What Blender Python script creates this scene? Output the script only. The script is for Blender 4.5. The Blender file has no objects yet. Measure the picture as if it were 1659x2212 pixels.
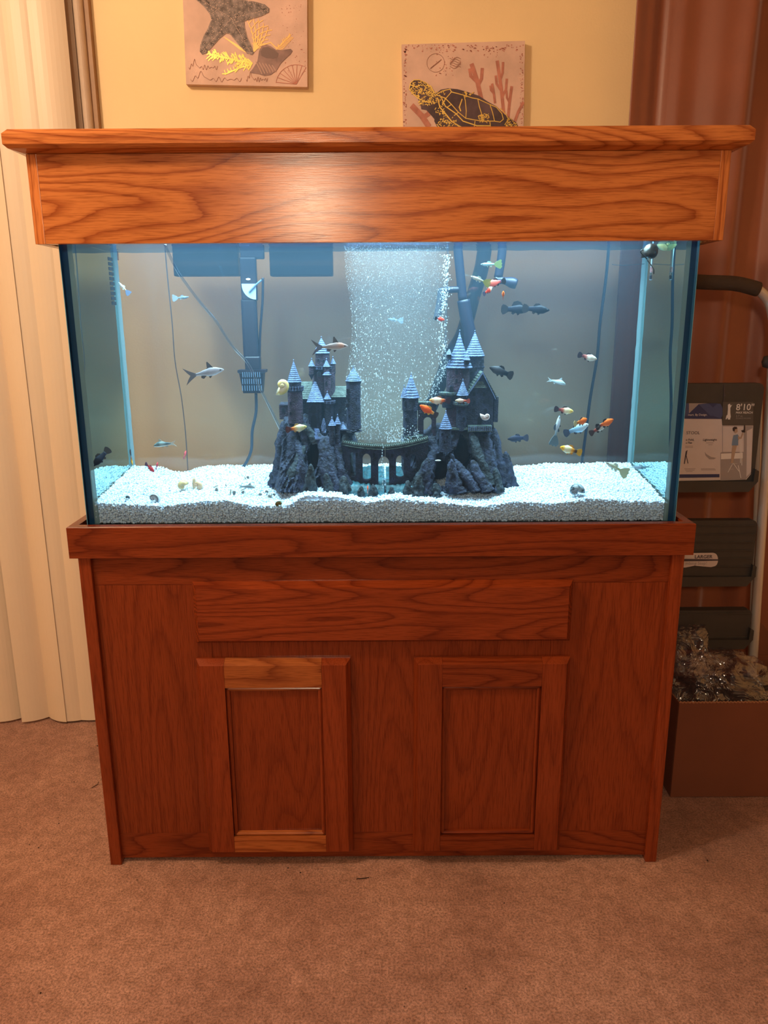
import bpy, bmesh, math, random
import numpy as np
from mathutils import Vector, Matrix, Euler, noise as mnoise

random.seed(7)
np.random.seed(7)
SC = bpy.context.scene
COL = SC.collection
R = math.radians

# ------------------------------------------------------------------ camera
W, H, FPX = 1659, 2212, 1661.0
cd = bpy.data.cameras.new('camera')
cam = bpy.data.objects.new('camera', cd)
COL.objects.link(cam)
cd.sensor_fit = 'HORIZONTAL'
cd.sensor_width = 36.0
cd.lens = 36.0 * FPX / W
cd.clip_start = 0.05
CAM = Vector((0.006, -1.54, 1.228))
cam.location = CAM
CR = Matrix.Rotation(R(90 - 14.1), 3, 'X') @ Matrix.Rotation(R(-0.33), 3, 'Z')
cam.rotation_euler = CR.to_euler()
SC.camera = cam

def P(px, py, Y):
    """world point seen at photo pixel (px, py) that lies on the vertical plane Y"""
    d = CR @ Vector(((px - W / 2) / FPX, -(py - H / 2) / FPX, -1.0))
    return CAM + d * ((Y - CAM.y) / d.y)

def PXM(py, Y, px=830):
    """metres per photo pixel at that depth"""
    a = P(px, py, Y); b = P(px + 10, py, Y)
    return (b - a).length / 10

# ------------------------------------------------------------------ world, lights, exposure
wd = bpy.data.worlds.new('world'); SC.world = wd
wd.use_nodes = True
wd.node_tree.nodes['Background'].inputs[0].default_value = (1.0, 0.70, 0.50, 1)
wd.node_tree.nodes['Background'].inputs[1].default_value = 0.10
SC.view_settings.view_transform = 'Standard'
SC.view_settings.look = 'None'
SC.view_settings.exposure = 0.0
SC.view_settings.gamma = 1.0
SC.view_settings.use_curve_mapping = False
SC.cycles.caustics_reflective = True
SC.cycles.caustics_refractive = False
SC.cycles.transparent_max_bounces = 24
SC.cycles.max_bounces = 7
SC.cycles.adaptive_threshold = .03
SC.cycles.volume_bounces = 0
SC.cycles.use_denoising = True
SC.cycles.sample_clamp_indirect = 4.0

def lamp(name, kind, loc, power, color, size=.1, rot=(0, 0, 0), size_y=None, spread=None):
    l = bpy.data.lights.new(name, kind)
    l.energy = power; l.color = color
    if kind == 'AREA':
        l.shape = 'RECTANGLE' if size_y else 'DISK'
        l.size = size
        if size_y: l.size_y = size_y
        if spread: l.spread = spread
    else:
        l.shadow_soft_size = size
    o = bpy.data.objects.new(name, l); o.location = loc; o.rotation_euler = rot
    COL.objects.link(o)
    return o
lamp('ceiling_lamp', 'POINT', (-1.18, -.78, 2.36), 62, (1.0, 0.74, 0.50), .10)
lamp('room_lamp', 'POINT', (-.36, -2.75, 1.80), 70, (1.0, 0.74, 0.50), .12)
lamp('hood_light', 'AREA', (0, .145, 1.475), 15, (0.62, 0.93, 1.0), 1.12, (0, 0, 0), .20, R(118))

# ------------------------------------------------------------------ materials
def newmat(name):
    m = bpy.data.materials.new(name); m.use_nodes = True
    nt = m.node_tree; nt.nodes.clear()
    out = nt.nodes.new('ShaderNodeOutputMaterial')
    return m, nt, out
def N(nt, t, **k):
    n = nt.nodes.new(t)
    for a, v in k.items():
        if a.startswith('_'): setattr(n, a[1:], v)
        else: n.inputs[a.replace('_', ' ')].default_value = v
    return n
def c4(c): return (c[0], c[1], c[2], 1)
def L(nt, a, b): nt.links.new(a, b)
def ramp(nt, fac, stops):
    r = nt.nodes.new('ShaderNodeValToRGB')
    e = r.color_ramp.elements
    while len(e) < len(stops): e.new(0.5)
    for i, (p, c) in enumerate(stops):
        e[i].position = p; e[i].color = c4(c)
    L(nt, fac, r.inputs[0])
    return r.outputs[0]

def simple(name, col, rough=.5, metal=0, spec=.5, var=0, vscale=30, bump=0, bscale=200, alpha=1, emit=None, trans=0, coat=0):
    m, nt, out = newmat(name)
    b = N(nt, 'ShaderNodeBsdfPrincipled', Roughness=rough, Metallic=metal, Alpha=alpha)
    b.inputs['Base Color'].default_value = c4(col)
    b.inputs['Specular IOR Level'].default_value = spec
    if trans: b.inputs['Transmission Weight'].default_value = trans
    if coat: b.inputs['Coat Weight'].default_value = coat
    tc = nt.nodes.new('ShaderNodeTexCoord')
    if var:
        n = N(nt, 'ShaderNodeTexNoise', Scale=vscale, Detail=5)
        L(nt, tc.outputs['Object'], n.inputs['Vector'])
        a = [max(0, c * (1 - var)) for c in col]; z = [min(1, c * (1 + var)) for c in col]
        L(nt, ramp(nt, n.outputs[0], [(.3, a), (.7, z)]), b.inputs['Base Color'])
    if bump:
        n = N(nt, 'ShaderNodeTexNoise', Scale=bscale, Detail=4)
        L(nt, tc.outputs['Object'], n.inputs['Vector'])
        bp = N(nt, 'ShaderNodeBump', Strength=bump, Distance=.004)
        L(nt, n.outputs[0], bp.inputs['Height']); L(nt, bp.outputs[0], b.inputs['Normal'])
    L(nt, b.outputs[0], out.inputs[0])
    return m

def wood(name, axis='X', light=(.56, .185, .050), dark=(.30, .070, .016), k=21, across=6.5, along=1.15, rough=.195, tone=1.0):
    m, nt, out = newmat(name)
    tc = nt.nodes.new('ShaderNodeTexCoord'); oi = nt.nodes.new('ShaderNodeObjectInfo')
    off = N(nt, 'ShaderNodeVectorMath', _operation='SCALE'); off.inputs[3].default_value = 17.0
    cx = nt.nodes.new('ShaderNodeCombineXYZ')
    for i in range(3): L(nt, oi.outputs['Random'], cx.inputs[i])
    L(nt, cx.outputs[0], off.inputs[0])
    ad = N(nt, 'ShaderNodeVectorMath', _operation='ADD')
    L(nt, tc.outputs['Object'], ad.inputs[0]); L(nt, off.outputs[0], ad.inputs[1])
    def mapped(al, ac):
        mp = nt.nodes.new('ShaderNodeMapping')
        mp.inputs['Scale'].default_value = (al, ac, ac) if axis == 'X' else ((ac, ac, al) if axis == 'Z' else (ac, al, ac))
        L(nt, ad.outputs[0], mp.inputs[0]); return mp.outputs[0]
    n1 = N(nt, 'ShaderNodeTexNoise', Scale=1.0, Detail=2.0, Roughness=.35, Distortion=.25)
    L(nt, mapped(along, across), n1.inputs['Vector'])
    mu = N(nt, 'ShaderNodeMath', _operation='MULTIPLY'); mu.inputs[1].default_value = k
    L(nt, n1.outputs[0], mu.inputs[0])
    n1b = N(nt, 'ShaderNodeTexNoise', Scale=1.0, Detail=3.0)
    L(nt, mapped(along * 14, across * 26), n1b.inputs['Vector'])
    mm = N(nt, 'ShaderNodeMath', _operation='MULTIPLY_ADD'); mm.inputs[1].default_value = .32
    L(nt, n1b.outputs[0], mm.inputs[0]); L(nt, mu.outputs[0], mm.inputs[2])
    fr = N(nt, 'ShaderNodeMath', _operation='FRACT'); L(nt, mm.outputs[0], fr.inputs[0])
    mid = [(l * .55 + d * .45) for l, d in zip(light, dark)]
    c = ramp(nt, fr.outputs[0], [(0.0, dark), (.16, mid), (.42, light), (.80, light), (.96, mid), (1.0, dark)])
    n2 = N(nt, 'ShaderNodeTexNoise', Scale=1.0, Detail=3.0)
    L(nt, mapped(26, 620), n2.inputs['Vector'])
    p = ramp(nt, n2.outputs[0], [(.36, (.62, .55, .5)), (.52, (1, 1, 1))])
    mx = N(nt, 'ShaderNodeMix', _data_type='RGBA', _blend_type='MULTIPLY'); mx.inputs[0].default_value = .75
    L(nt, c, mx.inputs[6]); L(nt, p, mx.inputs[7])
    n3 = N(nt, 'ShaderNodeTexNoise', Scale=3.0, Detail=2.0); L(nt, tc.outputs['Object'], n3.inputs['Vector'])
    mr = N(nt, 'ShaderNodeMapRange'); mr.inputs[3].default_value = .82 * tone; mr.inputs[4].default_value = 1.12 * tone
    L(nt, n3.outputs[0], mr.inputs[0])
    mr2 = N(nt, 'ShaderNodeMapRange'); mr2.inputs[3].default_value = .9; mr2.inputs[4].default_value = 1.1
    L(nt, oi.outputs['Random'], mr2.inputs[0])
    m1 = N(nt, 'ShaderNodeMath', _operation='MULTIPLY'); L(nt, mr.outputs[0], m1.inputs[0]); L(nt, mr2.outputs[0], m1.inputs[1])
    sc = N(nt, 'ShaderNodeVectorMath', _operation='SCALE')
    L(nt, mx.outputs[2], sc.inputs[0]); L(nt, m1.outputs[0], sc.inputs[3])
    b = N(nt, 'ShaderNodeBsdfPrincipled', Roughness=rough)
    b.inputs['Specular IOR Level'].default_value = .4
    L(nt, sc.outputs[0], b.inputs['Base Color'])
    bp = N(nt, 'ShaderNodeBump', Strength=.22, Distance=.0004)
    L(nt, n2.outputs[0], bp.inputs['Height']); L(nt, bp.outputs[0], b.inputs['Normal'])
    rr = N(nt, 'ShaderNodeMapRange'); rr.inputs[3].default_value = rough - .03; rr.inputs[4].default_value = rough + .06
    L(nt, n2.outputs[0], rr.inputs[0]); L(nt, rr.outputs[0], b.inputs['Roughness'])
    L(nt, b.outputs[0], out.inputs[0])
    return m

M = {}
M['oak_x'] = wood('oak_horizontal', 'X')
M['oak_z'] = wood('oak_vertical', 'Z', across=14, along=.9)
M['oak_y'] = wood('oak_depth', 'Y')
STL, STD = (.215, .038, .010), (.115, .017, .005)
M['stand_x'] = wood('stand_oak_horizontal', 'X', STL, STD)
M['stand_y'] = wood('stand_oak_depth', 'Y', STL, STD)
M['stand_z'] = wood('stand_oak_vertical', 'Z', STL, (.160, .026, .007), across=6.5, along=.7, k=15)
M['stand_light'] = wood('stand_oak_pale_rail', 'X', (.36, .105, .028), (.20, .045, .012))
M['black'] = simple('black_plastic', (.012, .013, .018), .35)
M['tube_black'] = simple('submerged_black_plastic', (.006, .009, .02), .4)
M['silicone'] = simple('silicone', (.22, .40, .46), .5, alpha=.6)
M['white'] = simple('white_plastic', (.75, .75, .75), .4)
M['resin'] = simple('castle_resin', (.015, .020, .048), .75, var=.75, vscale=60, bump=.9, bscale=350)
M['resin_purple'] = simple('castle_resin_purple', (.036, .021, .044), .75, var=.6, vscale=70, bump=.9, bscale=300)
M['roof'] = simple('castle_roof', (.10, .15, .29), .6, var=.45, vscale=120, bump=.6, bscale=400)
M['roof_green'] = simple('castle_roof_green', (.07, .10, .09), .65, var=.5, vscale=120, bump=.6, bscale=400)
M['rock'] = simple('castle_rock', (.024, .032, .064), .85, var=.9, vscale=80, bump=1.0, bscale=180)
M['rock_g'] = simple('castle_rock_green', (.026, .038, .050), .85, var=.9, vscale=80, bump=1.0, bscale=180)
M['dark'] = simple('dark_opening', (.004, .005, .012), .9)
M['teal'] = simple('painted_teal_water', (.02, .11, .15), .5, var=.6, vscale=90, bump=.5, bscale=150)

def facing_glass(name, tint, lo, hi, refl_col, rough=0.0, base=.02):
    """clear sheet: passes light when met head-on, mirrors at grazing angles"""
    m, nt, out = newmat(name)
    lw = N(nt, 'ShaderNodeLayerWeight', Blend=.5)
    mr = N(nt, 'ShaderNodeMapRange'); mr.inputs[1].default_value = lo; mr.inputs[2].default_value = hi
    mr.inputs[3].default_value = base; mr.inputs[4].default_value = 1.0
    L(nt, lw.outputs['Facing'], mr.inputs[0])
    t = N(nt, 'ShaderNodeBsdfTransparent'); t.inputs[0].default_value = c4(tint)
    g = N(nt, 'ShaderNodeBsdfGlossy', Roughness=rough); g.inputs[0].default_value = c4(refl_col)
    mx = nt.nodes.new('ShaderNodeMixShader')
    L(nt, mr.outputs[0], mx.inputs[0]); L(nt, t.outputs[0], mx.inputs[1]); L(nt, g.outputs[0], mx.inputs[2])
    L(nt, mx.outputs[0], out.inputs[0])
    return m
M['glass_side'] = facing_glass('side_glass_total_reflection', (.85, .95, .95), .30, .48, (.50, .68, .67))
M['clear'] = facing_glass('clear_tubing', (.82, .9, .95), .2, 1.0, (.9, .95, 1), .08, .12)

def thin_glass(name, tint, f=.045):
    m, nt, out = newmat(name)
    fr = N(nt, 'ShaderNodeFresnel', IOR=1.36)
    t = N(nt, 'ShaderNodeBsdfTransparent'); t.inputs[0].default_value = c4(tint)
    g = N(nt, 'ShaderNodeBsdfGlossy', Roughness=.015); g.inputs[0].default_value = (1, 1, 1, 1)
    mx = nt.nodes.new('ShaderNodeMixShader')
    L(nt, fr.outputs[0], mx.inputs[0]); L(nt, t.outputs[0], mx.inputs[1]); L(nt, g.outputs[0], mx.inputs[2])
    L(nt, mx.outputs[0], out.inputs[0]); return m
M['glass'] = thin_glass('tank_glass', (.92, .965, 1.0))
M['glass_back'] = thin_glass('tank_back_glass', (.80, .90, .99))
M['glass_edge'] = simple('glass_edge', (.015, .075, .17), .12, coat=.5)
M['glass_bevel'] = simple('glass_bevel', (.10, .30, .45), .15)

def attr_mat(name, rough=.4, alpha=1.0, sub=0):
    m, nt, out = newmat(name)
    a = N(nt, 'ShaderNodeAttribute', _attribute_name='Col')
    b = N(nt, 'ShaderNodeBsdfPrincipled', Roughness=rough, Alpha=alpha)
    L(nt, a.outputs['Color'], b.inputs['Base Color']); L(nt, b.outputs[0], out.inputs[0]); return m
M['skin'] = attr_mat('fish_skin', .55)
for _n in M['skin'].node_tree.nodes:
    if _n.type == 'BSDF_PRINCIPLED': _n.inputs['Specular IOR Level'].default_value = .18
M['fin'] = attr_mat('fish_fin', .5, .78)
M['shell'] = attr_mat('snail_shell', .3)
M['foot'] = simple('snail_foot', (.28, .25, .18), .5)
M['eye'] = simple('fish_eye', (.01, .01, .012), .1)

def wall_mat(name, col, bump=.12):
    return simple(name, col, .75, spec=.2, var=.05, vscale=3, bump=bump, bscale=160)
M['wall'] = wall_mat('cream_yellow_wall_paint', (.90, .68, .38))
M['ceil'] = wall_mat('ceiling_paint', (.75, .68, .55))
M['vane'] = simple('ivory_vinyl_blind', (.77, .63, .48), .42, spec=.4, var=.03, vscale=2)
M['trimw'] = simple('glossy_trim_paint', (.60, .46, .36), .18, var=.04)
M['trimd'] = simple('brown_trim', (.30, .15, .06), .5, var=.1)

def carpet():
    m, nt, out = newmat('tan_carpet_pile')
    tc = nt.nodes.new('ShaderNodeTexCoord')
    n1 = N(nt, 'ShaderNodeTexNoise', Scale=2.6, Detail=6, Roughness=.6); L(nt, tc.outputs['Object'], n1.inputs['Vector'])
    n2 = N(nt, 'ShaderNodeTexNoise', Scale=210, Detail=3, Roughness=.75); L(nt, tc.outputs['Object'], n2.inputs['Vector'])
    n3 = N(nt, 'ShaderNodeTexNoise', Scale=34, Detail=5, Roughness=.7); L(nt, tc.outputs['Object'], n3.inputs['Vector'])
    a = ramp(nt, n1.outputs[0], [(.34, (.31, .145, .10)), (.47, (.43, .215, .155)), (.56, (.50, .265, .195))])
    b_ = ramp(nt, n2.outputs[0], [(.36, (.38, .32, .27)), (.60, (1.22, 1.22, 1.22))])
    c_ = ramp(nt, n3.outputs[0], [(.35, (.72, .66, .60)), (.6, (1.08, 1.08, 1.08))])
    m1 = N(nt, 'ShaderNodeMix', _data_type='RGBA', _blend_type='MULTIPLY'); m1.inputs[0].default_value = .8
    L(nt, a, m1.inputs[6]); L(nt, b_, m1.inputs[7])
    m2 = N(nt, 'ShaderNodeMix', _data_type='RGBA', _blend_type='MULTIPLY'); m2.inputs[0].default_value = .9
    L(nt, m1.outputs[2], m2.inputs[6]); L(nt, c_, m2.inputs[7])
    b = N(nt, 'ShaderNodeBsdfPrincipled', Roughness=.95); b.inputs['Specular IOR Level'].default_value = .1
    b.inputs['Sheen Weight'].default_value = .2
    L(nt, m2.outputs[2], b.inputs['Base Color'])
    ad = N(nt, 'ShaderNodeMath', _operation='ADD'); L(nt, n2.outputs[0], ad.inputs[0]); L(nt, n3.outputs[0], ad.inputs[1])
    bp = N(nt, 'ShaderNodeBump', Strength=.9, Distance=.006)
    L(nt, ad.outputs[0], bp.inputs['Height']); L(nt, bp.outputs[0], b.inputs['Normal'])
    L(nt, b.outputs[0], out.inputs[0]); return m
M['carpet'] = carpet()
M['curtain'] = simple('rust_satin_curtain', (.26, .075, .034), .42, var=.12, vscale=5, bump=.05, bscale=500)
_b = [n for n in M['curtain'].node_tree.nodes if n.type == 'BSDF_PRINCIPLED'][0]
_b.inputs['Sheen Weight'].default_value = .3

def watermat():
    m, nt, out = newmat('tank_water')
    t = N(nt, 'ShaderNodeBsdfTransparent')
    v = N(nt, 'ShaderNodeVolumePrincipled', Density=.34, Anisotropy=.1)
    v.inputs['Color'].default_value = (.44, .70, .96, 1)
    v.inputs['Absorption Color'].default_value = (.5, .85, .95, 1)
    L(nt, t.outputs[0], out.inputs[0]); L(nt, v.outputs[0], out.inputs['Volume']); return m
M['water'] = watermat()

# ------------------------------------------------------------------ mesh helpers
def wloc(o):
    v = Vector((0, 0, 0))
    while o: v += o.location; o = o.parent
    return v
def tag(o, label=None, cat=None, group=None, kind=None):
    if label: o['label'] = label
    if cat: o['category'] = cat
    if group: o['group'] = group
    if kind: o['kind'] = kind
    return o
def thing(name, label, cat, loc=(0, 0, 0), group=None, rot=None):
    o = bpy.data.objects.new(name, None); COL.objects.link(o)
    o.location = loc; o.empty_display_size = .02
    if rot: o.rotation_euler = rot
    return tag(o, label, cat, group)
def link(name, me, mat, parent=None):
    o = bpy.data.objects.new(name, me); COL.objects.link(o)
    if mat is not None:
        for x in (mat if isinstance(mat, (list, tuple)) else [mat]): me.materials.append(x)
    if parent: o.parent = parent
    return o
def mesh(name, vs, fs, mat, parent=None, smooth=False, local=False, cols=None, mi=None, recalc=True):
    """vs in world coordinates (local=True: in the parent's frame)"""
    off = Vector((0, 0, 0)) if (local or not parent) else wloc(parent)
    loc = Vector((0, 0, 0))
    if not parent and not local:      # origin at the base centre
        a = np.array([tuple(v) for v in vs]); lo = a.min(0); hi = a.max(0)
        loc = Vector(((lo[0] + hi[0]) / 2, (lo[1] + hi[1]) / 2, lo[2])); off = loc
    me = bpy.data.meshes.new(name)
    me.from_pydata([tuple(Vector(v) - off) for v in vs], [], fs)
    if recalc:
        bm = bmesh.new(); bm.from_mesh(me); bmesh.ops.recalc_face_normals(bm, faces=bm.faces); bm.to_mesh(me); bm.free()
    if smooth: me.polygons.foreach_set('use_smooth', [True] * len(me.polygons))
    if cols is not None:
        ca = me.color_attributes.new('Col', 'FLOAT_COLOR', 'POINT')
        flat = []
        if len(cols) == 3 and not hasattr(cols[0], '__len__'): cols = [cols] * len(vs)
        for c in cols: flat += [c[0], c[1], c[2], 1.0]
        ca.data.foreach_set('color', flat)
    if mi is not None: me.polygons.foreach_set('material_index', mi)
    me.update()
    o = link(name, me, mat, parent)
    o.location = loc
    return o
class MB:
    def __init__(s): s.v = []; s.f = []
    def add(s, vs, fs):
        n = len(s.v); s.v += [Vector(v) for v in vs]; s.f += [tuple(i + n for i in f) for f in fs]; return s
    def box(s, x0, x1, y0, y1, z0, z1):
        return s.add([(x0, y0, z0), (x1, y0, z0), (x1, y1, z0), (x0, y1, z0), (x0, y0, z1), (x1, y0, z1), (x1, y1, z1), (x0, y1, z1)],
                     [(0, 3, 2, 1), (4, 5, 6, 7), (0, 1, 5, 4), (1, 2, 6, 5), (2, 3, 7, 6), (3, 0, 4, 7)])
    def lathe(s, prof, cx, cy, seg=16, a0=0.0, wob=0):
        n = len(s.v); k = len(prof)
        for i, (r, z) in enumerate(prof):
            for j in range(seg):
                a = a0 + 2 * math.pi * j / seg
                rr = r * (1 + wob * mnoise.noise((math.cos(a) * 1.7, math.sin(a) * 1.7, z * 60 + cx * 50)))
                s.v.append(Vector((cx + rr * math.cos(a), cy + rr * math.sin(a), z)))
        for i in range(k - 1):
            for j in range(seg):
                a, b = n + i * seg + j, n + i * seg + (j + 1) % seg
                s.f.append((a, b, b + seg, a + seg))
        s.f.append(tuple(n + j for j in range(seg))[::-1]); s.f.append(tuple(n + (k - 1) * seg + j for j in range(seg)))
        return s
    def loft(s, loops, cap=True, closed=True):
        n = len(s.v); m = len(loops[0])
        for lp in loops: s.v += [Vector(p) for p in lp]
        for i in range(len(loops) - 1):
            for j in range(m if closed else m - 1):
                a, b = n + i * m + j, n + i * m + (j + 1) % m
                s.f.append((a, b, b + m, a + m))
        if cap:
            s.f.append(tuple(n + j for j in range(m))[::-1]); s.f.append(tuple(n + (len(loops) - 1) * m + j for j in range(m)))
        return s
    def tube(s, pts, r, seg=8):
        pts = [Vector(p) for p in pts]; loops = []
        up = Vector((0, 1, 0.01))
        for i, p in enumerate(pts):
            d = (pts[min(i + 1, len(pts) - 1)] - pts[max(i - 1, 0)]).normalized()
            u = up - d * up.dot(d)
            if u.length < 1e-4: u = Vector((1, 0, 0)) - d * d.x
            u.normalize(); w = d.cross(u)
            rr = r[i] if isinstance(r, (list, tuple)) else r
            loops.append([p + (u * math.cos(2 * math.pi * j / seg) + w * math.sin(2 * math.pi * j / seg)) * rr for j in range(seg)])
        return s.loft(loops)
    def prism(s, poly, y0, y1):
        """poly: (x, z) outline extruded from y0 to y1"""
        m = len(poly); n = len(s.v)
        s.v += [Vector((x, y0, z)) for x, z in poly] + [Vector((x, y1, z)) for x, z in poly]
        s.f.append(tuple(range(n, n + m))); s.f.append(tuple(range(n + m, n + 2 * m))[::-1])
        for j in range(m):
            a, b = n + j, n + (j + 1) % m
            s.f.append((a, a + m, b + m, b))
        return s
    def go(s, name, mat, parent=None, **k): return mesh(name, s.v, s.f, mat, parent, **k)

def bbox(name, x0, x1, y0, y1, z0, z1, mat, parent=None, bev=.002, seg=2):
    bm = bmesh.new()
    off = wloc(parent) if parent else Vector(((x0 + x1) / 2, (y0 + y1) / 2, z0))
    vs = [bm.verts.new(Vector(p) - off) for p in [(x0, y0, z0), (x1, y0, z0), (x1, y1, z0), (x0, y1, z0), (x0, y0, z1), (x1, y0, z1), (x1, y1, z1), (x0, y1, z1)]]
    for f in [(0, 3, 2, 1), (4, 5, 6, 7), (0, 1, 5, 4), (1, 2, 6, 5), (2, 3, 7, 6), (3, 0, 4, 7)]: bm.faces.new([vs[i] for i in f])
    if bev: bmesh.ops.bevel(bm, geom=list(bm.edges), offset=bev, segments=seg, affect='EDGES', profile=.6)
    me = bpy.data.meshes.new(name); bm.to_mesh(me); bm.free()
    o = link(name, me, mat, parent)
    if not parent: o.location = off
    return o
def rect(x0, x1, y0, y1, z): return [(x0, y0, z), (x1, y0, z), (x1, y1, z), (x0, y1, z)]
def rect_y(x0, x1, z0, z1, y): return [(x0, y, z0), (x1, y, z0), (x1, y, z1), (x0, y, z1)]
def smooth_path(pts, n=6):
    """Catmull-Rom through the points"""
    pts = [Vector(p) for p in pts]; out = []
    for i in range(len(pts) - 1):
        p0, p1, p2, p3 = pts[max(i - 1, 0)], pts[i], pts[i + 1], pts[min(i + 2, len(pts) - 1)]
        for k in range(n):
            t = k / n
            out.append(.5 * ((2 * p1) + (p2 - p0) * t + (2 * p0 - 5 * p1 + 4 * p2 - p3) * t * t + (3 * p1 - p0 - 3 * p2 + p3) * t ** 3))
    return out + [pts[-1]]
def text(name, s, px, py, Y, hpx, mat, parent, align='LEFT', rotz=0, sx=1.0, bold=0, rot=(R(90), 0, 0)):
    cu = bpy.data.curves.new(name, 'FONT'); cu.body = s; cu.align_x = align
    cu.size = hpx * PXM(py, Y, px) * 1.42; cu.extrude = .0001; cu.offset = bold; cu.resolution_u = 3
    o = bpy.data.objects.new(name, cu); COL.objects.link(o)
    cu.materials.append(mat)
    p = P(px, py, Y) - Vector((0, .0006, 0))
    dg = bpy.context.evaluated_depsgraph_get(); me = bpy.data.meshes.new_from_object(o.evaluated_get(dg))
    bpy.data.objects.remove(o); o = bpy.data.objects.new(name, me); COL.objects.link(o)
    o.parent = parent; o.location = p - wloc(parent); o.rotation_euler = rot; o.scale = (sx, 1, 1)
    return o

# ------------------------------------------------------------------ room
WY = .75
def plane(name, vs, mat):
    return tag(mesh(name, vs, [(0, 1, 2, 3)], mat, recalc=False), kind='structure')
plane('floor', [(-2.4, -3.2, 0), (2.2, -3.2, 0), (2.2, WY, 0), (-2.4, WY, 0)], M['carpet'])
w = MB().box(-2.4, 2.2, WY, WY + .1, 0, 2.5).go('wall_back', M['wall']); tag(w, kind='structure')
w = MB().box(-2.5, -2.4, -3.2, WY, 0, 2.5).go('wall_left', M['wall']); tag(w, kind='structure')
w = MB().box(2.2, 2.3, -3.2, WY, 0, 2.5).go('wall_right', M['wall']); tag(w, kind='structure')
w = MB().box(-2.5, 2.3, -3.2, WY + .1, 2.5, 2.55).go('ceiling', M['ceil']); tag(w, kind='structure')
# window casing beside the blinds: brown strip, flat board, rounded glossy bead
def X_at(px, py, Y): return P(px, py, Y).x
xa = X_at(133, 5, .72); xe = X_at(183, 5, .72)
t1 = bbox('trim_1', xa - .03, xa + .028, .715, WY, 0, 2.48, M['trimw'], bev=.002); tag(t1, kind='structure')
prof = []
for i in range(11):
    a = math.pi * i / 10
    prof.append((xa + .028 + .0125 * (1 - math.cos(a)), .725 - .020 * math.sin(a)))
mb = MB(); mb.loft([[(x, y, 0) for x, y in prof] + [(xa + .053, WY, 0), (xa + .028, WY, 0)], [(x, y, 2.48) for x, y in prof] + [(xa + .053, WY, 2.48), (xa + .028, WY, 2.48)]])
t2 = mb.go('trim_2', M['trimw'], smooth=False); tag(t2, kind='structure')
t3 = bbox('trim_3', xa + .053, xa + .066, .728, WY, 0, 2.48, M['trimd'], bev=.001); tag(t3, kind='structure')
bb = bbox('baseboard_back', xa + .066, 2.2, .735, WY, 0, .085, M['trimw'], bev=.004); tag(bb, kind='structure')

# vertical blinds
vg = 'ivory vertical blind vanes left of the aquarium'
blind = thing('vertical_blind', 'ivory vertical blind of long curved vanes hanging left of the aquarium', 'blind', (-1.15, .66, 0))
bbox('headrail', -2.1, -.79, .62, .70, 2.36, 2.41, M['white'], blind)
def vane(xc, ang, wd=.089, bulge=.010, n=8, z0=.008):
    loops = []
    for z in (z0, 2.35):
        lp = []
        for side in (0, 1):
            for i in range(n + 1):
                t = (i / n if side == 0 else 1 - i / n)
                u = (t - .5) * wd; v = -bulge * (1 - (2 * t - 1) ** 2) + side * .0012
                lp.append((xc + u * math.cos(ang) - v * math.sin(ang), .66 + u * math.sin(ang) + v * math.cos(ang), z))
        loops.append(lp)
    return MB().loft(loops)
# right edges of the vanes as seen at the floor
spec = [(281, 22), (238, 12), (204, 24), (150, -30), (108, 28), (54, 26), (-4, 26), (-60, 26), (-116, 26), (-172, 26)]
for i, (pxr, a) in enumerate(spec):
    xr = X_at(pxr, 1555, .66); ang = R(a)
    mb = vane(xr - .0445 * math.cos(ang), ang)
    mb.go('vane', M['vane'], blind, smooth=False)

# curtain on the right
cur_pts = []
FOLD = [(.60, .0), (.655, -.015), (.70, .018), (.738, .045), (.752, .030), (.80, .016), (.955, -.030), (1.0, .030), (1.05, .042), (1.10, .0), (1.2, -.03), (1.24, .03), (1.35, .0), (1.42, -.03), (1.46, .03), (1.6, 0)]
def fold(x):
    for (a, va), (b, vb) in zip(FOLD, FOLD[1:]):
        if x <= b:
            k = (x - a) / (b - a); k = k * k * (3 - 2 * k); return va + (vb - va) * k + .003 * math.sin(x * 70)
    return 0
loops = []
xs = [.655 + i * .006 for i in range(0, 140)]
for z in [0.012 + 2.4 * k / 24 for k in range(25)]:
    lp = []
    for x in xs:
        drift = .03 * math.sin(z * 1.3) * (x - .655)
        amp = .85 + .25 * math.sin(z * 1.7 + x * 3)
        y = .675 + fold(x + drift) * amp
        pass
        lp.append((x, y, z))
    for x, y, z_ in reversed(lp[:]): lp.append((x, y + .0015, z_))
    loops.append(lp)
cu = MB().loft(loops).go('curtain', M['curtain'], smooth=True)
tag(cu, 'rust brown satin curtain hanging in soft folds behind the step stool', 'curtain')

# ------------------------------------------------------------------ canvases on the wall
M['canvas'] = simple('dusty_pink_canvas_print', (.70, .48, .40), .8, var=.14, vscale=14, bump=.15, bscale=900)
M['ink'] = simple('canvas_brown_ink', (.30, .13, .09), .8, var=.2, vscale=60)
M['ink_pale'] = simple('canvas_faded_red_ink', (.50, .20, .15), .8, var=.2, vscale=60)
M['star'] = simple('starfish_grey', (.20, .16, .155), .7, var=.7, vscale=70)
M['stardot'] = simple('starfish_pale_dots', (.60, .44, .38), .7)
M['gold'] = simple('gold_foil', (.95, .62, .16), .28, metal=.65, var=.15, vscale=60)
M['conch'] = simple('conch_brown', (.26, .15, .135), .5, var=.45, vscale=25)
M['turtle'] = simple('turtle_dark', (.085, .050, .060), .6, var=.6, vscale=22)
CY = .728
def art(name, polys, mat, parent, lift):
    mb = MB()
    for poly in polys:
        pts = [P(x, y, CY) for x, y in poly]
        mb.prism([(p.x, p.z) for p in pts], CY - lift, CY - lift + .0003)
    return mb.go(name, mat, parent)
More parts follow.
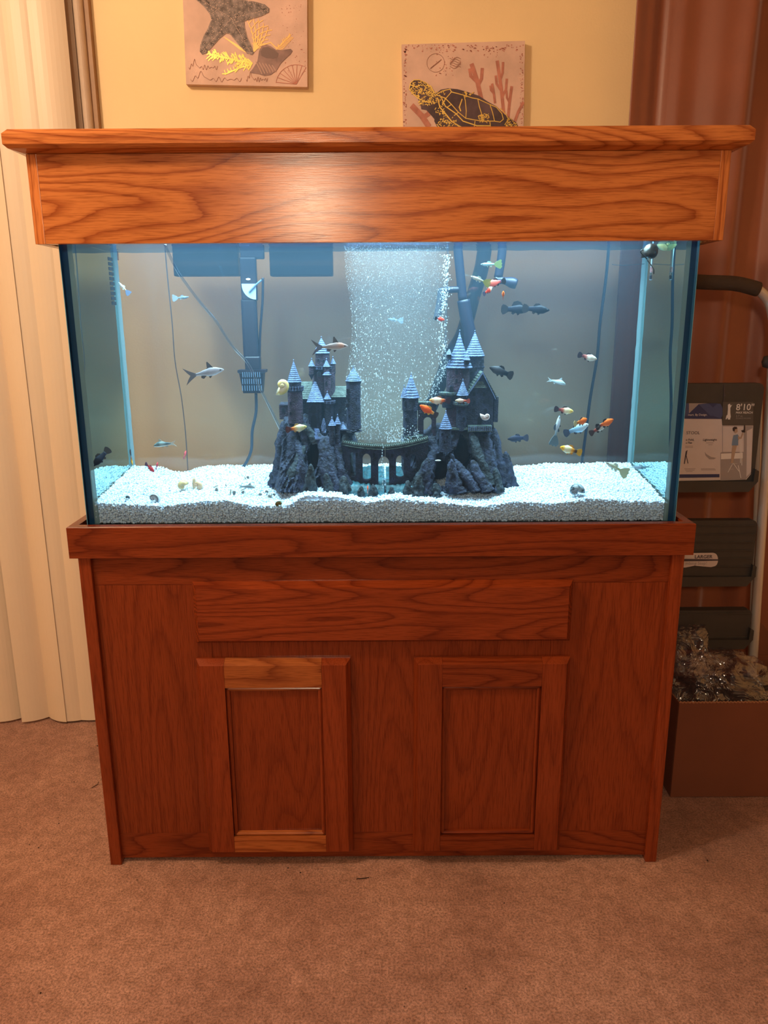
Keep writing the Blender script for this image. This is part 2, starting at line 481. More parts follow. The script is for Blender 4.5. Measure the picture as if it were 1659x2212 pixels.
def ribs(name, lines, mat, parent, lift):
    mb = MB()
    for pts, wpx in lines:
        q = [P(x, y, CY) for x, y in pts]
        for i in range(len(q) - 1):
            d = (q[i + 1] - q[i]); d.y = 0
            if d.length < 1e-6: continue
            wd = (wpx[0] + (wpx[1] - wpx[0]) * i / max(1, len(q) - 2)) if isinstance(wpx, tuple) else wpx
            nrm = Vector((-d.z, 0, d.x)).normalized() * wd * .00124 * .5
            e = d.normalized() * wd * .0003
            a, b = q[i] - e, q[i + 1] + e
            mb.prism([((a + nrm).x, (a + nrm).z), ((b + nrm).x, (b + nrm).z), ((b - nrm).x, (b - nrm).z), ((a - nrm).x, (a - nrm).z)], CY - lift - 2e-6 * (len(mb.v) % 97), CY - lift + .0002)
    return mb.go(name, mat, parent)
def canvas(label, c0, c1, up, name='canvas_print'):
    """c0, c1: photo pixels of the two ends of one horizontal edge; up: +1 body above it"""
    a, b = P(c0[0], c0[1], CY), P(c1[0], c1[1], CY)
    d = (b - a); s = d.length; n = Vector((-d.z, 0, d.x)).normalized() * s * up
    t = thing(name, label, 'wall art', (a + b + n) / 2 + Vector((0, .011, 0)), 'sea life canvases on the wall')
    q = [a, b, b + n, a + n]
    mb = MB().prism([(p.x, p.z) for p in q], CY, WY - .0005)
    bo = mb.go('canvas_board', M['canvas'], t)
    return t, a, b, n
t, a, b, n = canvas('square canvas print of a grey starfish with gold coral and a conch', (402, 182), (664, 188), 1)
def rnd_blots(cnt, x0, x1, y0, y1, s0, s1, sd):
    if y0 == 92: y0 = 97
    rg = random.Random(sd); out = []
    for _ in range(cnt):
        cx, cy, s = rg.uniform(x0, x1), rg.uniform(y0, y1), rg.uniform(s0, s1)
        out.append([(cx + s * rg.uniform(.5, 1.2) * math.cos(k * math.pi / 3), cy + s * rg.uniform(.4, .9) * math.sin(k * math.pi / 3)) for k in range(6)])
    return out
star = [(414, -8), (424, 0), (440, 14), (453, 30), (457, 42), (450, 60), (441, 76), (433, 98), (432, 112), (437, 118), (446, 115), (460, 100), (474, 84), (489, 72), (497, 74), (505, 84), (518, 100), (534, 116), (545, 119), (549, 114), (542, 98), (534, 80), (529, 60), (528, 46), (545, 41), (565, 35), (581, 27), (582, 19), (572, 10), (550, 4), (520, 0), (500, -20), (480, -60), (465, -58), (452, -20)]
rg = random.Random(3)
def inside(p, poly):
    x, y = p; c = False
    for i in range(len(poly)):
        x1, y1 = poly[i]; x2, y2 = poly[i - 1]
        if (y1 > y) != (y2 > y) and x < (x2 - x1) * (y - y1) / (y2 - y1) + x1: c = not c
    return c
def branchy(x, y, ang, ln, depth, sd, w0=3.0):
    rr = random.Random(sd); out = []
    def rec(x, y, a, l, d, w):
        x2, y2 = x + l * math.cos(a), y - l * math.sin(a)
        out.append(([(x, y), (x2, y2)], w))
        if d > 0:
            for s in (-1, 1): rec(x2, y2, a + s * rr.uniform(.25, .6), l * rr.uniform(.6, .85), d - 1, w * .8)
    rec(x, y, ang, ln, depth, w0); return out
gold = []
# bright spray at lower left: a spine with many short twigs
for i in range(30):
    tt = i / 29; sx, sy = 545 - 92 * tt, 137 - 20 * tt + 4 * math.sin(i)
    for s in (-1, 1):
        a = math.pi + s * rg.uniform(.6, 1.3); l = rg.uniform(7, 15) * (1.2 - .5 * tt)
        ex, ey = sx + l * math.cos(a), sy - l * math.sin(a)
        gold.append(([(sx, sy), (ex, ey)], 2.2))
        gold.append(([(sx + .6 * (ex - sx), sy + .6 * (ey - sy)), (ex - 3 * rg.random(), ey + 4 * rg.uniform(-1, 1))], 1.6))
gold.append(([(545, 137), (500, 128), (452, 117)], 3))
for i in range(9): 
    tt = i / 8; sx, sy = 540 - 52 * tt, 140 + 20 * tt
    gold.append(([(sx, sy), (sx - 9 + 3 * rg.random(), sy + 5 * rg.uniform(-1, 1.6))], 2.2)); gold.append(([(sx, sy), (sx - 3, sy - 8)], 1.8))
gold.append(([(543, 140), (515, 148), (488, 160)], 2.6))
ribs('gold_coral', gold, M['gold'], t, .0012)
g2 = []
for k, (a, l) in enumerate([(1.35, 60), (1.15, 52), (.95, 46), (.75, 44), (1.5, 50)]):
    x0, y0 = 548, 112
    x, y = x0, y0
    for j in range(5):
        x2, y2 = x + l / 4 * math.cos(a + .12 * j), y - l / 4 * math.sin(a + .12 * j)
        g2.append(([(x, y), (x2, y2)], 2.4 - .3 * j))
        g2.append(([(x2, y2), (x2 + 10 * math.cos(a - .6), y2 - 10 * math.sin(a - .6))], 1.6))
        g2.append(([(x2, y2), (x2 + 8 * math.cos(a + .6), y2 - 8 * math.sin(a + .6))], 1.4))
        x, y = x2, y2
for j in range(12):
    x, y = 598 + 2.4 * j, 108 - 2.6 * j
    g2.append(([(x, y), (x + 8 * rg.uniform(-.4, 1), y - 7)], 1.8)); g2.append(([(x, y), (x + 9, y + 3)], 1.6))
g2.append(([(560, 100), (585, 92), (598, 105), (628, 76)], 2))
for j in range(6): g2.append(([(484 + 5 * j, 80 + 3 * j), (520 + 4 * j, 108 + 2 * j)], 1.4))
ribs('gold_seaweed', g2, simple('dull_gold', (.85, .50, .17), .4, metal=.4), t, .0010)
so = art('starfish', [star], M['star'], t, .0016)
dots = []
while len(dots) < 420:
    p = (rg.uniform(430, 583), rg.uniform(-4, 119))
    if inside(p, star): s = rg.uniform(.5, 1.15); dots.append([(p[0] - s, p[1]), (p[0], p[1] - s), (p[0] + s, p[1]), (p[0], p[1] + s)])
for i in range(len(star) - 1):       # beaded rim
    (x1, y1), (x2, y2) = star[i], star[i + 1]
    k = int(math.hypot(x2 - x1, y2 - y1) / 3.2)
    for j in range(k):
        x, y = x1 + (x2 - x1) * j / k, y1 + (y2 - y1) * j / k
        x += (498 - x) * .035; y += (45 - y) * .035
        dots.append([(x - .8, y), (x, y - .8), (x + .8, y), (x, y + .8)])
for (x1, y1), (x2, y2) in [((500, 40), (578, 22)), ((500, 40), (543, 116)), ((498, 42), (437, 113)), ((498, 38), (428, -4))]:
    for j in range(40):
        tt = j / 40 + rg.uniform(-.01, .01); x, y = x1 + (x2 - x1) * tt + rg.uniform(-1, 1), y1 + (y2 - y1) * tt + rg.uniform(-1, 1)
        dots.append([(x - .9, y), (x, y - .9), (x + .9, y), (x, y + .9)])
dd = art('dots', dots, M['stardot'], t, .0020); dd['kind'] = 'stuff'
conch = [(556, 133), (560, 110), (566, 99), (577, 97), (585, 100), (596, 108), (612, 108), (628, 106), (632, 110), (628, 117), (616, 128), (606, 138), (598, 152), (585, 162), (572, 164), (558, 160), (545, 158), (540, 157), (548, 146)]
art('conch_shell', [conch], M['conch'], t, .0014)
art('conch_mouth', [[(563, 112), (568, 103), (580, 102), (592, 108), (602, 116), (600, 124), (590, 127), (575, 126), (565, 121)]], simple('conch_inner', (.16, .09, .08), .45), t, .0018)
ribs('conch_ridge', [([(553 + 7 * i, 134 + 1.5 * i), (560 + 7 * i, 147 + i), (566 + 6 * i, 160 - i)], 1.8) for i in range(6)], simple('conch_pale', (.48, .30, .24), .5), t, .0018)
scr = []
for bx, by, wd in [(408, 146, 62), (412, 172, 110), (532, 172, 46)]:
    pts = [(bx + wd * i / 60, by + 3.2 * math.sin(i * .9) * (1 + .8 * math.sin(i * .23)) + (-14 * math.exp(-((i - 12) / 5) ** 2))) for i in range(61)]
    scr.append((pts, .7))
ribs('script_lettering', scr, M['ink'], t, .0009)
fan = [([(640, 182), (640 + 44 * math.cos(a), 184 - 44 * math.sin(a))], 1.1) for a in [R(60 + 14 * i) for i in range(9)]]
fan += [([(640 + 44 * math.cos(R(60 + 6 * i)), 184 - 44 * math.sin(R(60 + 6 * i))) for i in range(20)], .8)]
fan = [([(max(403, min(661, x)), y) for x, y in p_], w_) for p_, w_ in fan]
ribs('fan_coral', fan, M['ink_pale'], t, .0009)
art('ink_blot', rnd_blots(60, 608, 660, 10, 160, .5, 1.6, 5), M['ink_pale'], t, .0007)

t, a, b, n = canvas('square canvas print of a gold and brown sea turtle leaning behind the hood', (867.5, 96), (1134, 88), -1)
blot = rnd_blots(110, 872, 1130, 92, 112, .6, 2.6, 8) + rnd_blots(90, 872, 878, 102, 272, .5, 2.4, 9) + rnd_blots(70, 1123, 1130, 110, 270, .4, 2.0, 10) + rnd_blots(50, 940, 985, 95, 165, .4, 1.8, 11) + rnd_blots(20, 1045, 1075, 100, 125, .5, 2, 12)
art('ink_blot', blot, M['ink_pale'], t, .0007)
seaweeds = []
def weed(x, y, h, w, lean, br):
    seaweeds.append(([(x, y), (x + lean * .4, y - h * .5), (x + lean, y - h)], w))
    for (f, s, hh) in br:
        bx, by = x + lean * f, y - h * f
        seaweeds.append(([(bx, by), (bx + s, by - hh * .45), (bx + s * 1.2, by - hh)], w * .75))
weed(1039, 212, 72, 9, -20, [(.35, 8, 38), (.5, -12, 26)])
weed(1088, 245, 112, 7, -14, [(.3, 9, 40), (.45, -9, 30), (.62, 6, 40)])
weed(1097, 258, 70, 6, 8, [(.5, -6, 26)])
weed(1069, 222, 40, 5, -6, [(.5, -6, 16)])
weed(925, 272, 42, 12, -34, [(.4, 14, 20)])
weed(1112, 262, 40, 6, 18, [])
for k, sw_ in enumerate(seaweeds): ribs('painted_seaweed', [sw_], M['ink_pale'], t, .0007 + k * .00002)
pm = [([(941 + 19 * math.cos(R(i * 12)), 136 + 20 * math.sin(R(i * 12))) for i in range(31)], .6)]
for k in range(6): pm.append(([(972 + 2.6 * i, 126 + 4 * k + 2.2 * math.sin(i * .8 + k)) for i in range(10)], .8))
for k in range(4): pm.append(([(930 + 5 * k, 148 - 4 * k), (938 + 5 * k, 141 - 4 * k)], 1.6))
ribs('postmark', pm, M['ink'], t, .0009)
head = [(884, 192), (887, 178), (894, 172), (904, 172), (918, 177), (928, 184), (936, 194), (941, 203), (944, 214), (955, 240), (965, 262), (945, 266), (932, 250), (921, 238), (910, 236), (908, 224), (902, 212), (893, 204), (886, 198)]
shell = [(941, 203), (952, 194), (968, 191), (988, 193), (1010, 199), (1034, 207), (1054, 220), (1072, 230), (1088, 246), (1102, 256), (1114, 264), (1121, 276), (1121, 290), (950, 290), (945, 276), (938, 262), (940, 240), (936, 220)]
art('turtle_head', [head], M['turtle'], t, .0014); art('turtle_shell', [shell], M['turtle'], t, .0015)
gl = []
def pl(pts, w=1.7): gl.append((pts, w))
pl([(942, 205), (955, 197), (972, 193), (975, 199), (963, 213), (950, 208), (943, 206)])
pl([(975, 199), (1002, 206), (1005, 218), (1007, 240), (1006, 256), (990, 243), (975, 226), (961, 212)])
pl([(1002, 206), (1020, 212), (1032, 214), (1035, 230), (1042, 252), (1040, 262), (1006, 256)])
pl([(1032, 214), (1058, 226), (1064, 244), (1068, 262), (1040, 262)])
pl([(1058, 226), (1072, 232), (1084, 246), (1087, 258), (1080, 264), (1068, 262)])
pl([(1080, 234), (1093, 248), (1098, 258), (1090, 270)])
pl([(954, 213), (962, 230), (985, 246), (1000, 262), (1030, 272), (1058, 272)], 2.2)
pl([(945, 212), (950, 232), (962, 246), (975, 262), (990, 272), (1006, 280)], 2.6)
pl([(990, 243), (981, 250)]); pl([(963, 213), (955, 226)]); pl([(975, 226), (966, 232)]); pl([(1026, 262), (1024, 276)]); pl([(1058, 264), (1060, 280)])
pl([(998, 215), (992, 232), (995, 240)], 2.5)
for _ in range(70):
    cx, cy = rg.uniform(944, 985), rg.uniform(238, 276)
    if cy > 234 + (cx - 944) * .5: pl([(cx, cy), (cx + rg.uniform(-4, 4), cy + rg.uniform(-4, 4))], 1.6)
for _ in range(60):
    cx, cy = rg.uniform(1032, 1056), rg.uniform(246, 264); pl([(cx, cy), (cx + rg.uniform(-3, 3), cy + rg.uniform(-3, 3))], 1.5)
for _ in range(60):
    cx, cy = rg.uniform(1093, 1116), rg.uniform(254, 276)
    if cy > 250 + (cx - 1090) * .6: pl([(cx, cy), (cx + rg.uniform(-3, 3), cy + rg.uniform(-3, 3))], 1.5)
for _ in range(26):
    cx, cy = rg.uniform(1000, 1022), rg.uniform(198, 210); pl([(cx, cy), (cx + rg.uniform(-3, 3), cy + rg.uniform(-2, 2))], 1.4)
for _ in range(40):
    cx, cy = rg.uniform(940, 962), rg.uniform(196, 246); pl([(cx, cy), (cx + rg.uniform(-3, 3), cy + rg.uniform(-2, 4))], 1.5)
ribs('gold_shell_lines', gl, M['gold'], t, .0020)
hl = [([(884, 192), (887, 179), (894, 173), (906, 173), (920, 179), (932, 190), (940, 203)], 1.6), ([(884, 193), (892, 203), (902, 212), (914, 218), (926, 222)], 1.8), ([(887, 184), (900, 188), (908, 184)], 1.8)]
for _ in range(230):
    p = (rg.uniform(886, 940), rg.uniform(174, 226))
    if inside(p, head): 
        aa = rg.uniform(0, 3.1); hl.append(([p, (p[0] + 4 * math.cos(aa), p[1] + 4 * math.sin(aa))], 1.3))
ribs('gold_head_scales', hl, M['gold'], t, .0020)

# ------------------------------------------------------------------ stand
st = thing('aquarium_stand', 'reddish oak cabinet stand with two doors carrying the aquarium', 'cabinet', (0, .22, 0))
SXh = .634
bbox('side_panel', -SXh, -SXh + .026, -.006, .44, 0, .80, M['stand_z'], st, .0025)
bbox('side_panel', SXh - .026, SXh, -.006, .44, 0, .80, M['stand_z'], st, .0025)
bbox('back_panel', -SXh + .026, SXh - .026, .43, .44, .02, .80, M['stand_z'], st, 0)
bbox('top_board', -SXh + .026, SXh - .026, .012, .43, .775, .80, M['stand_x'], st, 0)
def FX(px, py, Y=0.0): return P(px, py, Y).x
def FZ(py, px=830, Y=0.0): return P(px, py, Y).z
zr = FZ(1262); zb = FZ(1800); zfloor = .012
bbox('top_rail', -SXh + .026, SXh - .026, .0045, .022, zr, .80, M['stand_x'], st, .0006)
bbox('bottom_rail', -SXh + .026, SXh - .026, .0045, .022, zfloor, zb, M['stand_x'], st, .0006)
xa_, xb_ = FX(470, 1600), FX(1180, 1600)
bbox('face_panel', -SXh + .026, xa_, .005, .02, zb + .0005, zr - .0005, M['stand_z'], st, .0004)
bbox('face_panel', xb_, SXh - .026, .005, .02, zb + .0005, zr - .0005, M['stand_z'], st, .0004)
bbox('face_panel', xa_ + .0005, xb_ - .0005, .005, .02, zb + .0005, zr - .0005, M['stand_z'], st, .0004)
# false drawer front: slab with bevelled rim
def slab(name, x0, x1, z0, z1, yb, yf, bv, mat, parent):
    return MB().loft([rect_y(x0, x1, z0, z1, yb), rect_y(x0, x1, z0, z1, yb - .004), rect_y(x0 + bv, x1 - bv, z0 + bv, z1 - bv, yf)]).go(name, mat, parent)
slab('drawer_front', FX(415, 1256), FX(1238, 1256), FZ(1386), FZ(1254), .0045, -.0175, .011, M['stand_x'], st)
def door(x0, x1, z0, z1, lightrail, parent):
    d = thing('door', None, None, ((x0 + x1) / 2, 0, z0)); d.parent = parent; d.location = Vector(((x0 + x1) / 2, 0, z0)) - wloc(parent)
    sw = .062; yf = -.0175; yb = .004
    def piece(name, ax0, ax1, az0, az1, mat, bev_sides):
        l, r, b_, t_ = [(.010 if s else .0) for s in bev_sides]
        MB().loft([rect_y(ax0, ax1, az0, az1, yb), rect_y(ax0, ax1, az0, az1, yb - .006),
                   rect_y(ax0 + l, ax1 - r, az0 + b_, az1 - t_, yf)]).go(name, mat, d)
    piece('stile', x0, x0 + sw, z0, z1, M['stand_z'], (1, 0, 1, 1))
    piece('stile', x1 - sw, x1, z0, z1, M['stand_z'], (0, 1, 1, 1))
    rm = M['stand_light'] if lightrail else M['stand_x']
    piece('rail', x0 + sw + .0004, x1 - sw - .0004, z1 - sw, z1, rm, (0, 0, 0, 1))
    piece('rail', x0 + sw + .0004, x1 - sw - .0004, z0, z0 + sw * .8, rm, (0, 0, 1, 0))
    # recessed panel with a sticking bead around it
    ix0, ix1, iz0, iz1 = x0 + sw, x1 - sw, z0 + sw * .8, z1 - sw
    for (a0, a1, b0, b1) in [(ix0, ix1, iz1 - .010, iz1), (ix0, ix1, iz0, iz0 + .010), (ix0, ix0 + .010, iz0, iz1), (ix1 - .010, ix1, iz0, iz1)]:
        mb = MB().loft([rect_y(a0, a1, b0, b1, -.004), rect_y(a0 + .0008, a1 - .0008, b0 + .0008, b1 - .0008, -.0125), rect_y(a0 + .0045, a1 - .0045, b0 + .0045, b1 - .0045, -.0145)])
        mb.go('bead', (M['stand_light'] if lightrail else M['stand_x']) if a1 - a0 > .05 else M['stand_z'], d)
    bbox('panel', ix0, ix1, -.0065, .003, iz0, iz1, M['stand_z'], d, 0)
    return d
zd0, zd1 = FZ(1836), FZ(1420)
door(FX(424, 1424), FX(757, 1424), zd0, zd1, True, st)
door(FX(893, 1424), FX(1231, 1424), zd0, zd1, False, st)
# top moulding that surrounds the foot of the tank
mw = .6475; mz0, mz1 = .749, .8165; mth = .019
def mould(name, pts, mat):
    return MB().loft(pts).go(name, mat, st)
yF, yB = -.015, .455
def prof_ring(o):
    x, y0, y1 = mw - o, yF + o, yB - o
    return [(-x, y0), (x, y0), (x, y1), (-x, y1)]
ro, ri = prof_ring(0), prof_ring(mth)
names = ['moulding'] * 4
for i in range(4):
    j = (i + 1) % 4
    mb = MB()
    a, b, c, d = ro[i], ro[j], ri[j], ri[i]
    ca, cb = prof_ring(.002)[i], prof_ring(.002)[j]
    mb.loft([[(a[0], a[1], mz0), (b[0], b[1], mz0), (c[0], c[1], mz0), (d[0], d[1], mz0)],
             [(a[0], a[1], mz1 - .002), (b[0], b[1], mz1 - .002), (c[0], c[1], mz1 - .002), (d[0], d[1], mz1 - .002)],
             [(ca[0], ca[1], mz1), (cb[0], cb[1], mz1), (c[0], c[1], mz1), (d[0], d[1], mz1)]])
    mb.go('moulding', M['stand_x'] if i % 2 == 0 else M['stand_y'], st)
# ledge between cabinet top and moulding
bbox('ledge', -mw + mth, mw - mth, yF + mth, yB - mth, .7995, .8035, M['black'], st, 0)

# ------------------------------------------------------------------ tank
TX, TF, TB, TG = .620, .030, .312, .011
TZ0, TZ1 = .804, 1.40
tk = thing('aquarium', 'large glass aquarium filled with lit blue-tinted water', 'aquarium', (0, .17, TZ0))
MB().box(-TX, TX, TF, TF + TG, TZ0, TZ1).go('front_pane', M['glass'], tk)
MB().box(-TX, TX, TB, TB + TG, TZ0, TZ1).go('back_pane', M['glass_back'], tk)
for s in (-1, 1):
    xi, xo = s * (TX - TG), s * TX
    x0, x1 = min(xi, xo), max(xi, xo)
    vs = [(x0, TF + TG, TZ0), (x1, TF + TG, TZ0), (x1, TB, TZ0), (x0, TB, TZ0), (x0, TF + TG, TZ1), (x1, TF + TG, TZ1), (x1, TB, TZ1), (x0, TB, TZ1)]
    fs = [(0, 3, 2, 1), (4, 5, 6, 7), (0, 1, 5, 4), (1, 2, 6, 5), (2, 3, 7, 6), (3, 0, 4, 7)]
    inner = 5 if s > 0 else 3
    mi = [1, 1, 1, 0, 1, 0]; mi[inner] = 2
    mesh('side_pane', vs, fs, [M['glass'], M['glass_edge'], M['glass_side']], tk, mi=mi)
    # ground edges and silicone in the corners
    e = s * TX
    MB().box(min(e, e + s * .0012), max(e, e + s * .0012), TF, TF + TG, TZ0, TZ1).go('ground_edge', M['glass_bevel'], tk)
    for (ya, yb, sg, wdt) in [(TF + TG, TF + TG + .006, 1, .010), (TB - .006, TB, -1, .0075)]:
        lo = [(xi, ya if sg > 0 else yb), (xi - s * wdt, ya if sg > 0 else yb), (xi - s * .002, yb if sg > 0 else ya), (xi, yb if sg > 0 else ya)]
        loops = []
        for k in range(40):
            z = TZ0 + .004 + (TZ1 - TZ0 - .01) * k / 39
            ww = .0014 * mnoise.noise((k * .9, s * 3, sg * 2))
            loops.append([(lo[0][0], lo[0][1], z), (lo[1][0] - s * ww, lo[1][1], z), (lo[2][0], lo[2][1], z), (lo[3][0], lo[3][1], z)])
        MB().loft(loops).go('silicone_seal', M['silicone'], tk)
MB().box(-TX + .001, TX - .001, TF + .001, TB + TG - .001, TZ0 - .0005, TZ0 + .004).go('bottom_pane', M['black'], tk)
WZ = 1.378
g = .0006
wx, wy0, wy1 = TX - TG - g, TF + TG + g, TB - g
wo = MB().box(-wx, wx, wy0, wy1, TZ0 + .005, WZ - .0005).go('water', M['water']); tag(wo, 'clear bluish water filling the aquarium up to the hood', 'water', kind='stuff')
# rippled surface sheet
M['surface'] = facing_glass('water_surface', (.97, .99, 1), .45, .9, (.35, .5, .8), .02, .02)
vs, fs = [], []
nx, ny = 90, 20
for j in range(ny + 1):
    for i in range(nx + 1):
        x = -wx + 2 * wx * i / nx; y = wy0 + (wy1 - wy0) * j / ny
        vs.append((x, y, WZ + .0016 * mnoise.noise((x * 30, y * 30, 0))))
for j in range(ny):
    for i in range(nx): a = j * (nx + 1) + i; fs.append((a, a + 1, a + nx + 2, a + nx + 1))
mesh('water_surface', vs, fs, M['surface'], wo, smooth=True, recalc=False)

# ------------------------------------------------------------------ hood
hd = thing('aquarium_hood', 'light oak hood with a wide overhanging lid along the top of the aquarium', 'hood', (0, .2, 1.368))
HW = .646; HB = .40; HZ0, HZ1 = 1.368, 1.524
bbox('front_board', -HW + .019, HW - .019, -.015, .004, HZ0, HZ1, M['oak_x'], hd, .0006)
for s in (-1, 1):
    x0, x1 = sorted((s * HW, s * (HW - .0188)))
    bbox('corner_post', x0, x1, -.0152, .006, HZ0 - .0004, HZ1, M['oak_z'], hd, .0008)
    bbox('side_board', x0, x1, .0062, HB, HZ0, HZ1, M['oak_y'], hd, .0006)
bbox('back_board', -HW + .02, HW - .02, HB - .015, HB, HZ0 + .03, HZ1, M['oak_x'], hd, .0006)
def cap_ring(o, z): return rect(-HW - .028 + o, HW + .028 - o, -.043 + o, HB + .02 - o, z)
MB().loft([cap_ring(.0265, HZ1 + .0005), cap_ring(.006, HZ1 + .0055), cap_ring(.0, HZ1 + .0115), cap_ring(0, HZ1 + .029), cap_ring(.008, HZ1 + .0375), cap_ring(.03, HZ1 + .0385)]).go('top_cap', M['oak_x'], hd)
# fixture holding the light
fx = thing('light_fixture', 'long aquarium light strip inside the hood over the water', 'light', (0, .16, 1.48))
bbox('housing', -.58, .58, .05, .27, 1.478, 1.505, M['black'], fx, .003)

# ------------------------------------------------------------------ gravel
FT = [(-.62, 1086), (-.60, 1085), (-.47, 1093), (-.38, 1085), (-.33, 1083), (-.27, 1093), (-.205, 1096), (-.16, 1074), (-.10, 1077), (-.033, 1087), (.037, 1082), (.107, 1087), (.20, 1097), (.30, 1088), (.36, 1091), (.45, 1083), (.60, 1092), (.63, 1090)]
FX_, FY_ = [a for a, b in FT], [b for a, b in FT]
def gtop(x, y):
    t = min(1, max(0, (y - .04) / .27))
    front = .8515 - .00115 * (float(np.interp(x, FX_, FY_)) - 1087)
    back = .884 + .004 * mnoise.noise((x * 7, 1, 5)) - .016 * math.exp(-((x + .49) / .045) ** 2) - .006 * math.exp(-((x - .3) / .1) ** 2)
    return front * (1 - t) + back * t + .0025 * mnoise.noise((x * 16, y * 16, 4))
M['gravel'] = None
m, nt, out = newmat('white_gravel')
tc = nt.nodes.new('ShaderNodeTexCoord')
v = N(nt, 'ShaderNodeTexNoise', Scale=210.0, Detail=1.0); L(nt, tc.outputs['Object'], v.inputs['Vector'])
cc = ramp(nt, v.outputs[0], [(.26, (.34, .38, .48)), (.38, (.64, .80, 1.0)), (.62, (.74, .89, 1.0)), (.74, (.56, .56, .62))])
b = N(nt, 'ShaderNodeBsdfPrincipled', Roughness=.7); L(nt, cc, b.inputs['Base Color']); L(nt, b.outputs[0], out.inputs[0])
M['gravel'] = m
phi = (1 + 5 ** .5) / 2
ico = np.array([(-1, phi, 0), (1, phi, 0), (-1, -phi, 0), (1, -phi, 0), (0, -1, phi), (0, 1, phi), (0, -1, -phi), (0, 1, -phi), (phi, 0, -1), (phi, 0, 1), (-phi, 0, -1), (-phi, 0, 1)]) / math.sqrt(1 + phi * phi)
icf = np.array([(0, 11, 5), (0, 5, 1), (0, 1, 7), (0, 7, 10), (0, 10, 11), (1, 5, 9), (5, 11, 4), (11, 10, 2), (10, 7, 6), (7, 1, 8), (3, 9, 4), (3, 4, 2), (3, 2, 6), (3, 6, 8), (3, 8, 9), (4, 9, 5), (2, 4, 11), (6, 2, 10), (8, 6, 7), (9, 8, 1)])
def scatter(name, centres, radii, mat, parent=None, stretch=None, jitter=.18, smooth=True, origin=(0, 0, 0)):
    n = len(centres); rng = np.random.default_rng(5)
    q = rng.normal(size=(n, 4)); q /= np.linalg.norm(q, axis=1)[:, None]
    w_, x, y, z = q.T
    Rm = np.stack([1 - 2 * (y * y + z * z), 2 * (x * y - z * w_), 2 * (x * z + y * w_), 2 * (x * y + z * w_), 1 - 2 * (x * x + z * z), 2 * (y * z - x * w_), 2 * (x * z - y * w_), 2 * (y * z + x * w_), 1 - 2 * (x * x + y * y)], 1).reshape(n, 3, 3)
    vv = ico[None] * (1 + rng.uniform(-jitter, jitter, (n, 12, 1)))
    if stretch is None:
        vv = vv * rng.uniform(.72, 1.25, (n, 1, 3)); vv = np.einsum('nij,nkj->nki', Rm, vv)
    else: vv = vv * stretch[:, None, :]
    vv = vv * radii[:, None, None] + centres[:, None, :] - np.array(origin)
    me = bpy.data.meshes.new(name)
    me.vertices.add(n * 12); me.vertices.foreach_set('co', vv.reshape(-1).astype(np.float32))
    ff = (icf[None] + (np.arange(n) * 12)[:, None, None]).reshape(-1)
    me.loops.add(len(ff)); me.loops.foreach_set('vertex_index', ff.astype(np.int32))
    me.polygons.add(n * 20); me.polygons.foreach_set('loop_start', np.arange(0, n * 60, 3, dtype=np.int32))
    me.polygons.foreach_set('loop_total', np.full(n * 20, 3, dtype=np.int32))
    me.polygons.foreach_set('use_smooth', np.full(n * 20, smooth))
    me.update(); me.validate()
    return link(name, me, mat, parent)
gx, gy0, gy1 = TX - TG - .004, TF + TG + .0035, TB - .004
pts, rad = [], []
sp = .0043
rg = random.Random(11)
y = gy0
while y < gy1:
    x = -gx
    while x < gx:
        xx, yy = x + rg.uniform(-.0016, .0016), y + rg.uniform(-.0016, .0016)
        yy = max(gy0, yy)
        pts.append((xx, yy, gtop(xx, yy) + rg.uniform(-.0022, .0012))); rad.append(rg.uniform(.0022, .0034))
        x += sp
    y += sp
for lay in range(2):
    z = .811
    while z < .858:
        x = -gx
        while x < gx:
            xx = x + rg.uniform(-.0015, .0015); zz = z + rg.uniform(-.0015, .0015)
            if zz < gtop(xx, gy0) - .001:
                pts.append((xx, gy0 + lay * .003 + rg.uniform(-.0004, .0012), zz)); rad.append(rg.uniform(.0021, .0034))
            x += sp
        z += .0040
for sd in (-1, 1):
    z = .811
    while z < .89:
        y = gy0
        while y < gy1:
            if z < gtop(sd * gx, y): pts.append((sd * (gx - .001), y + rg.uniform(-.001, .001), z)); rad.append(rg.uniform(.0022, .0032))
            y += .0045
        z += .0042
gv = scatter('gravel', np.array(pts), np.array(rad), M['gravel'], origin=(0, .17, .81)); gv.location = (0, .17, .81)
tag(gv, 'bed of white aquarium gravel covering the tank bottom', 'gravel', kind='stuff')
vs, fs = [], []
nx, ny = 120, 24
for j in range(ny + 1):
    for i in range(nx + 1):
        x = -gx + 2 * gx * i / nx; y = gy0 + .004 + (gy1 - gy0 - .004) * j / ny
        vs.append((x, y, gtop(x, y) - .003))
for j in range(ny):
    for i in range(nx): a = j * (nx + 1) + i; fs.append((a, a + 1, a + nx + 2, a + nx + 1))
n0 = len(vs)
for i in range(nx + 1): vs.append((vs[i][0], vs[i][1], .809))
for i in range(nx): fs.append((i, n0 + i, n0 + i + 1, i + 1))
mesh('gravel_bed', vs, fs, M['gravel'], gv, recalc=False)

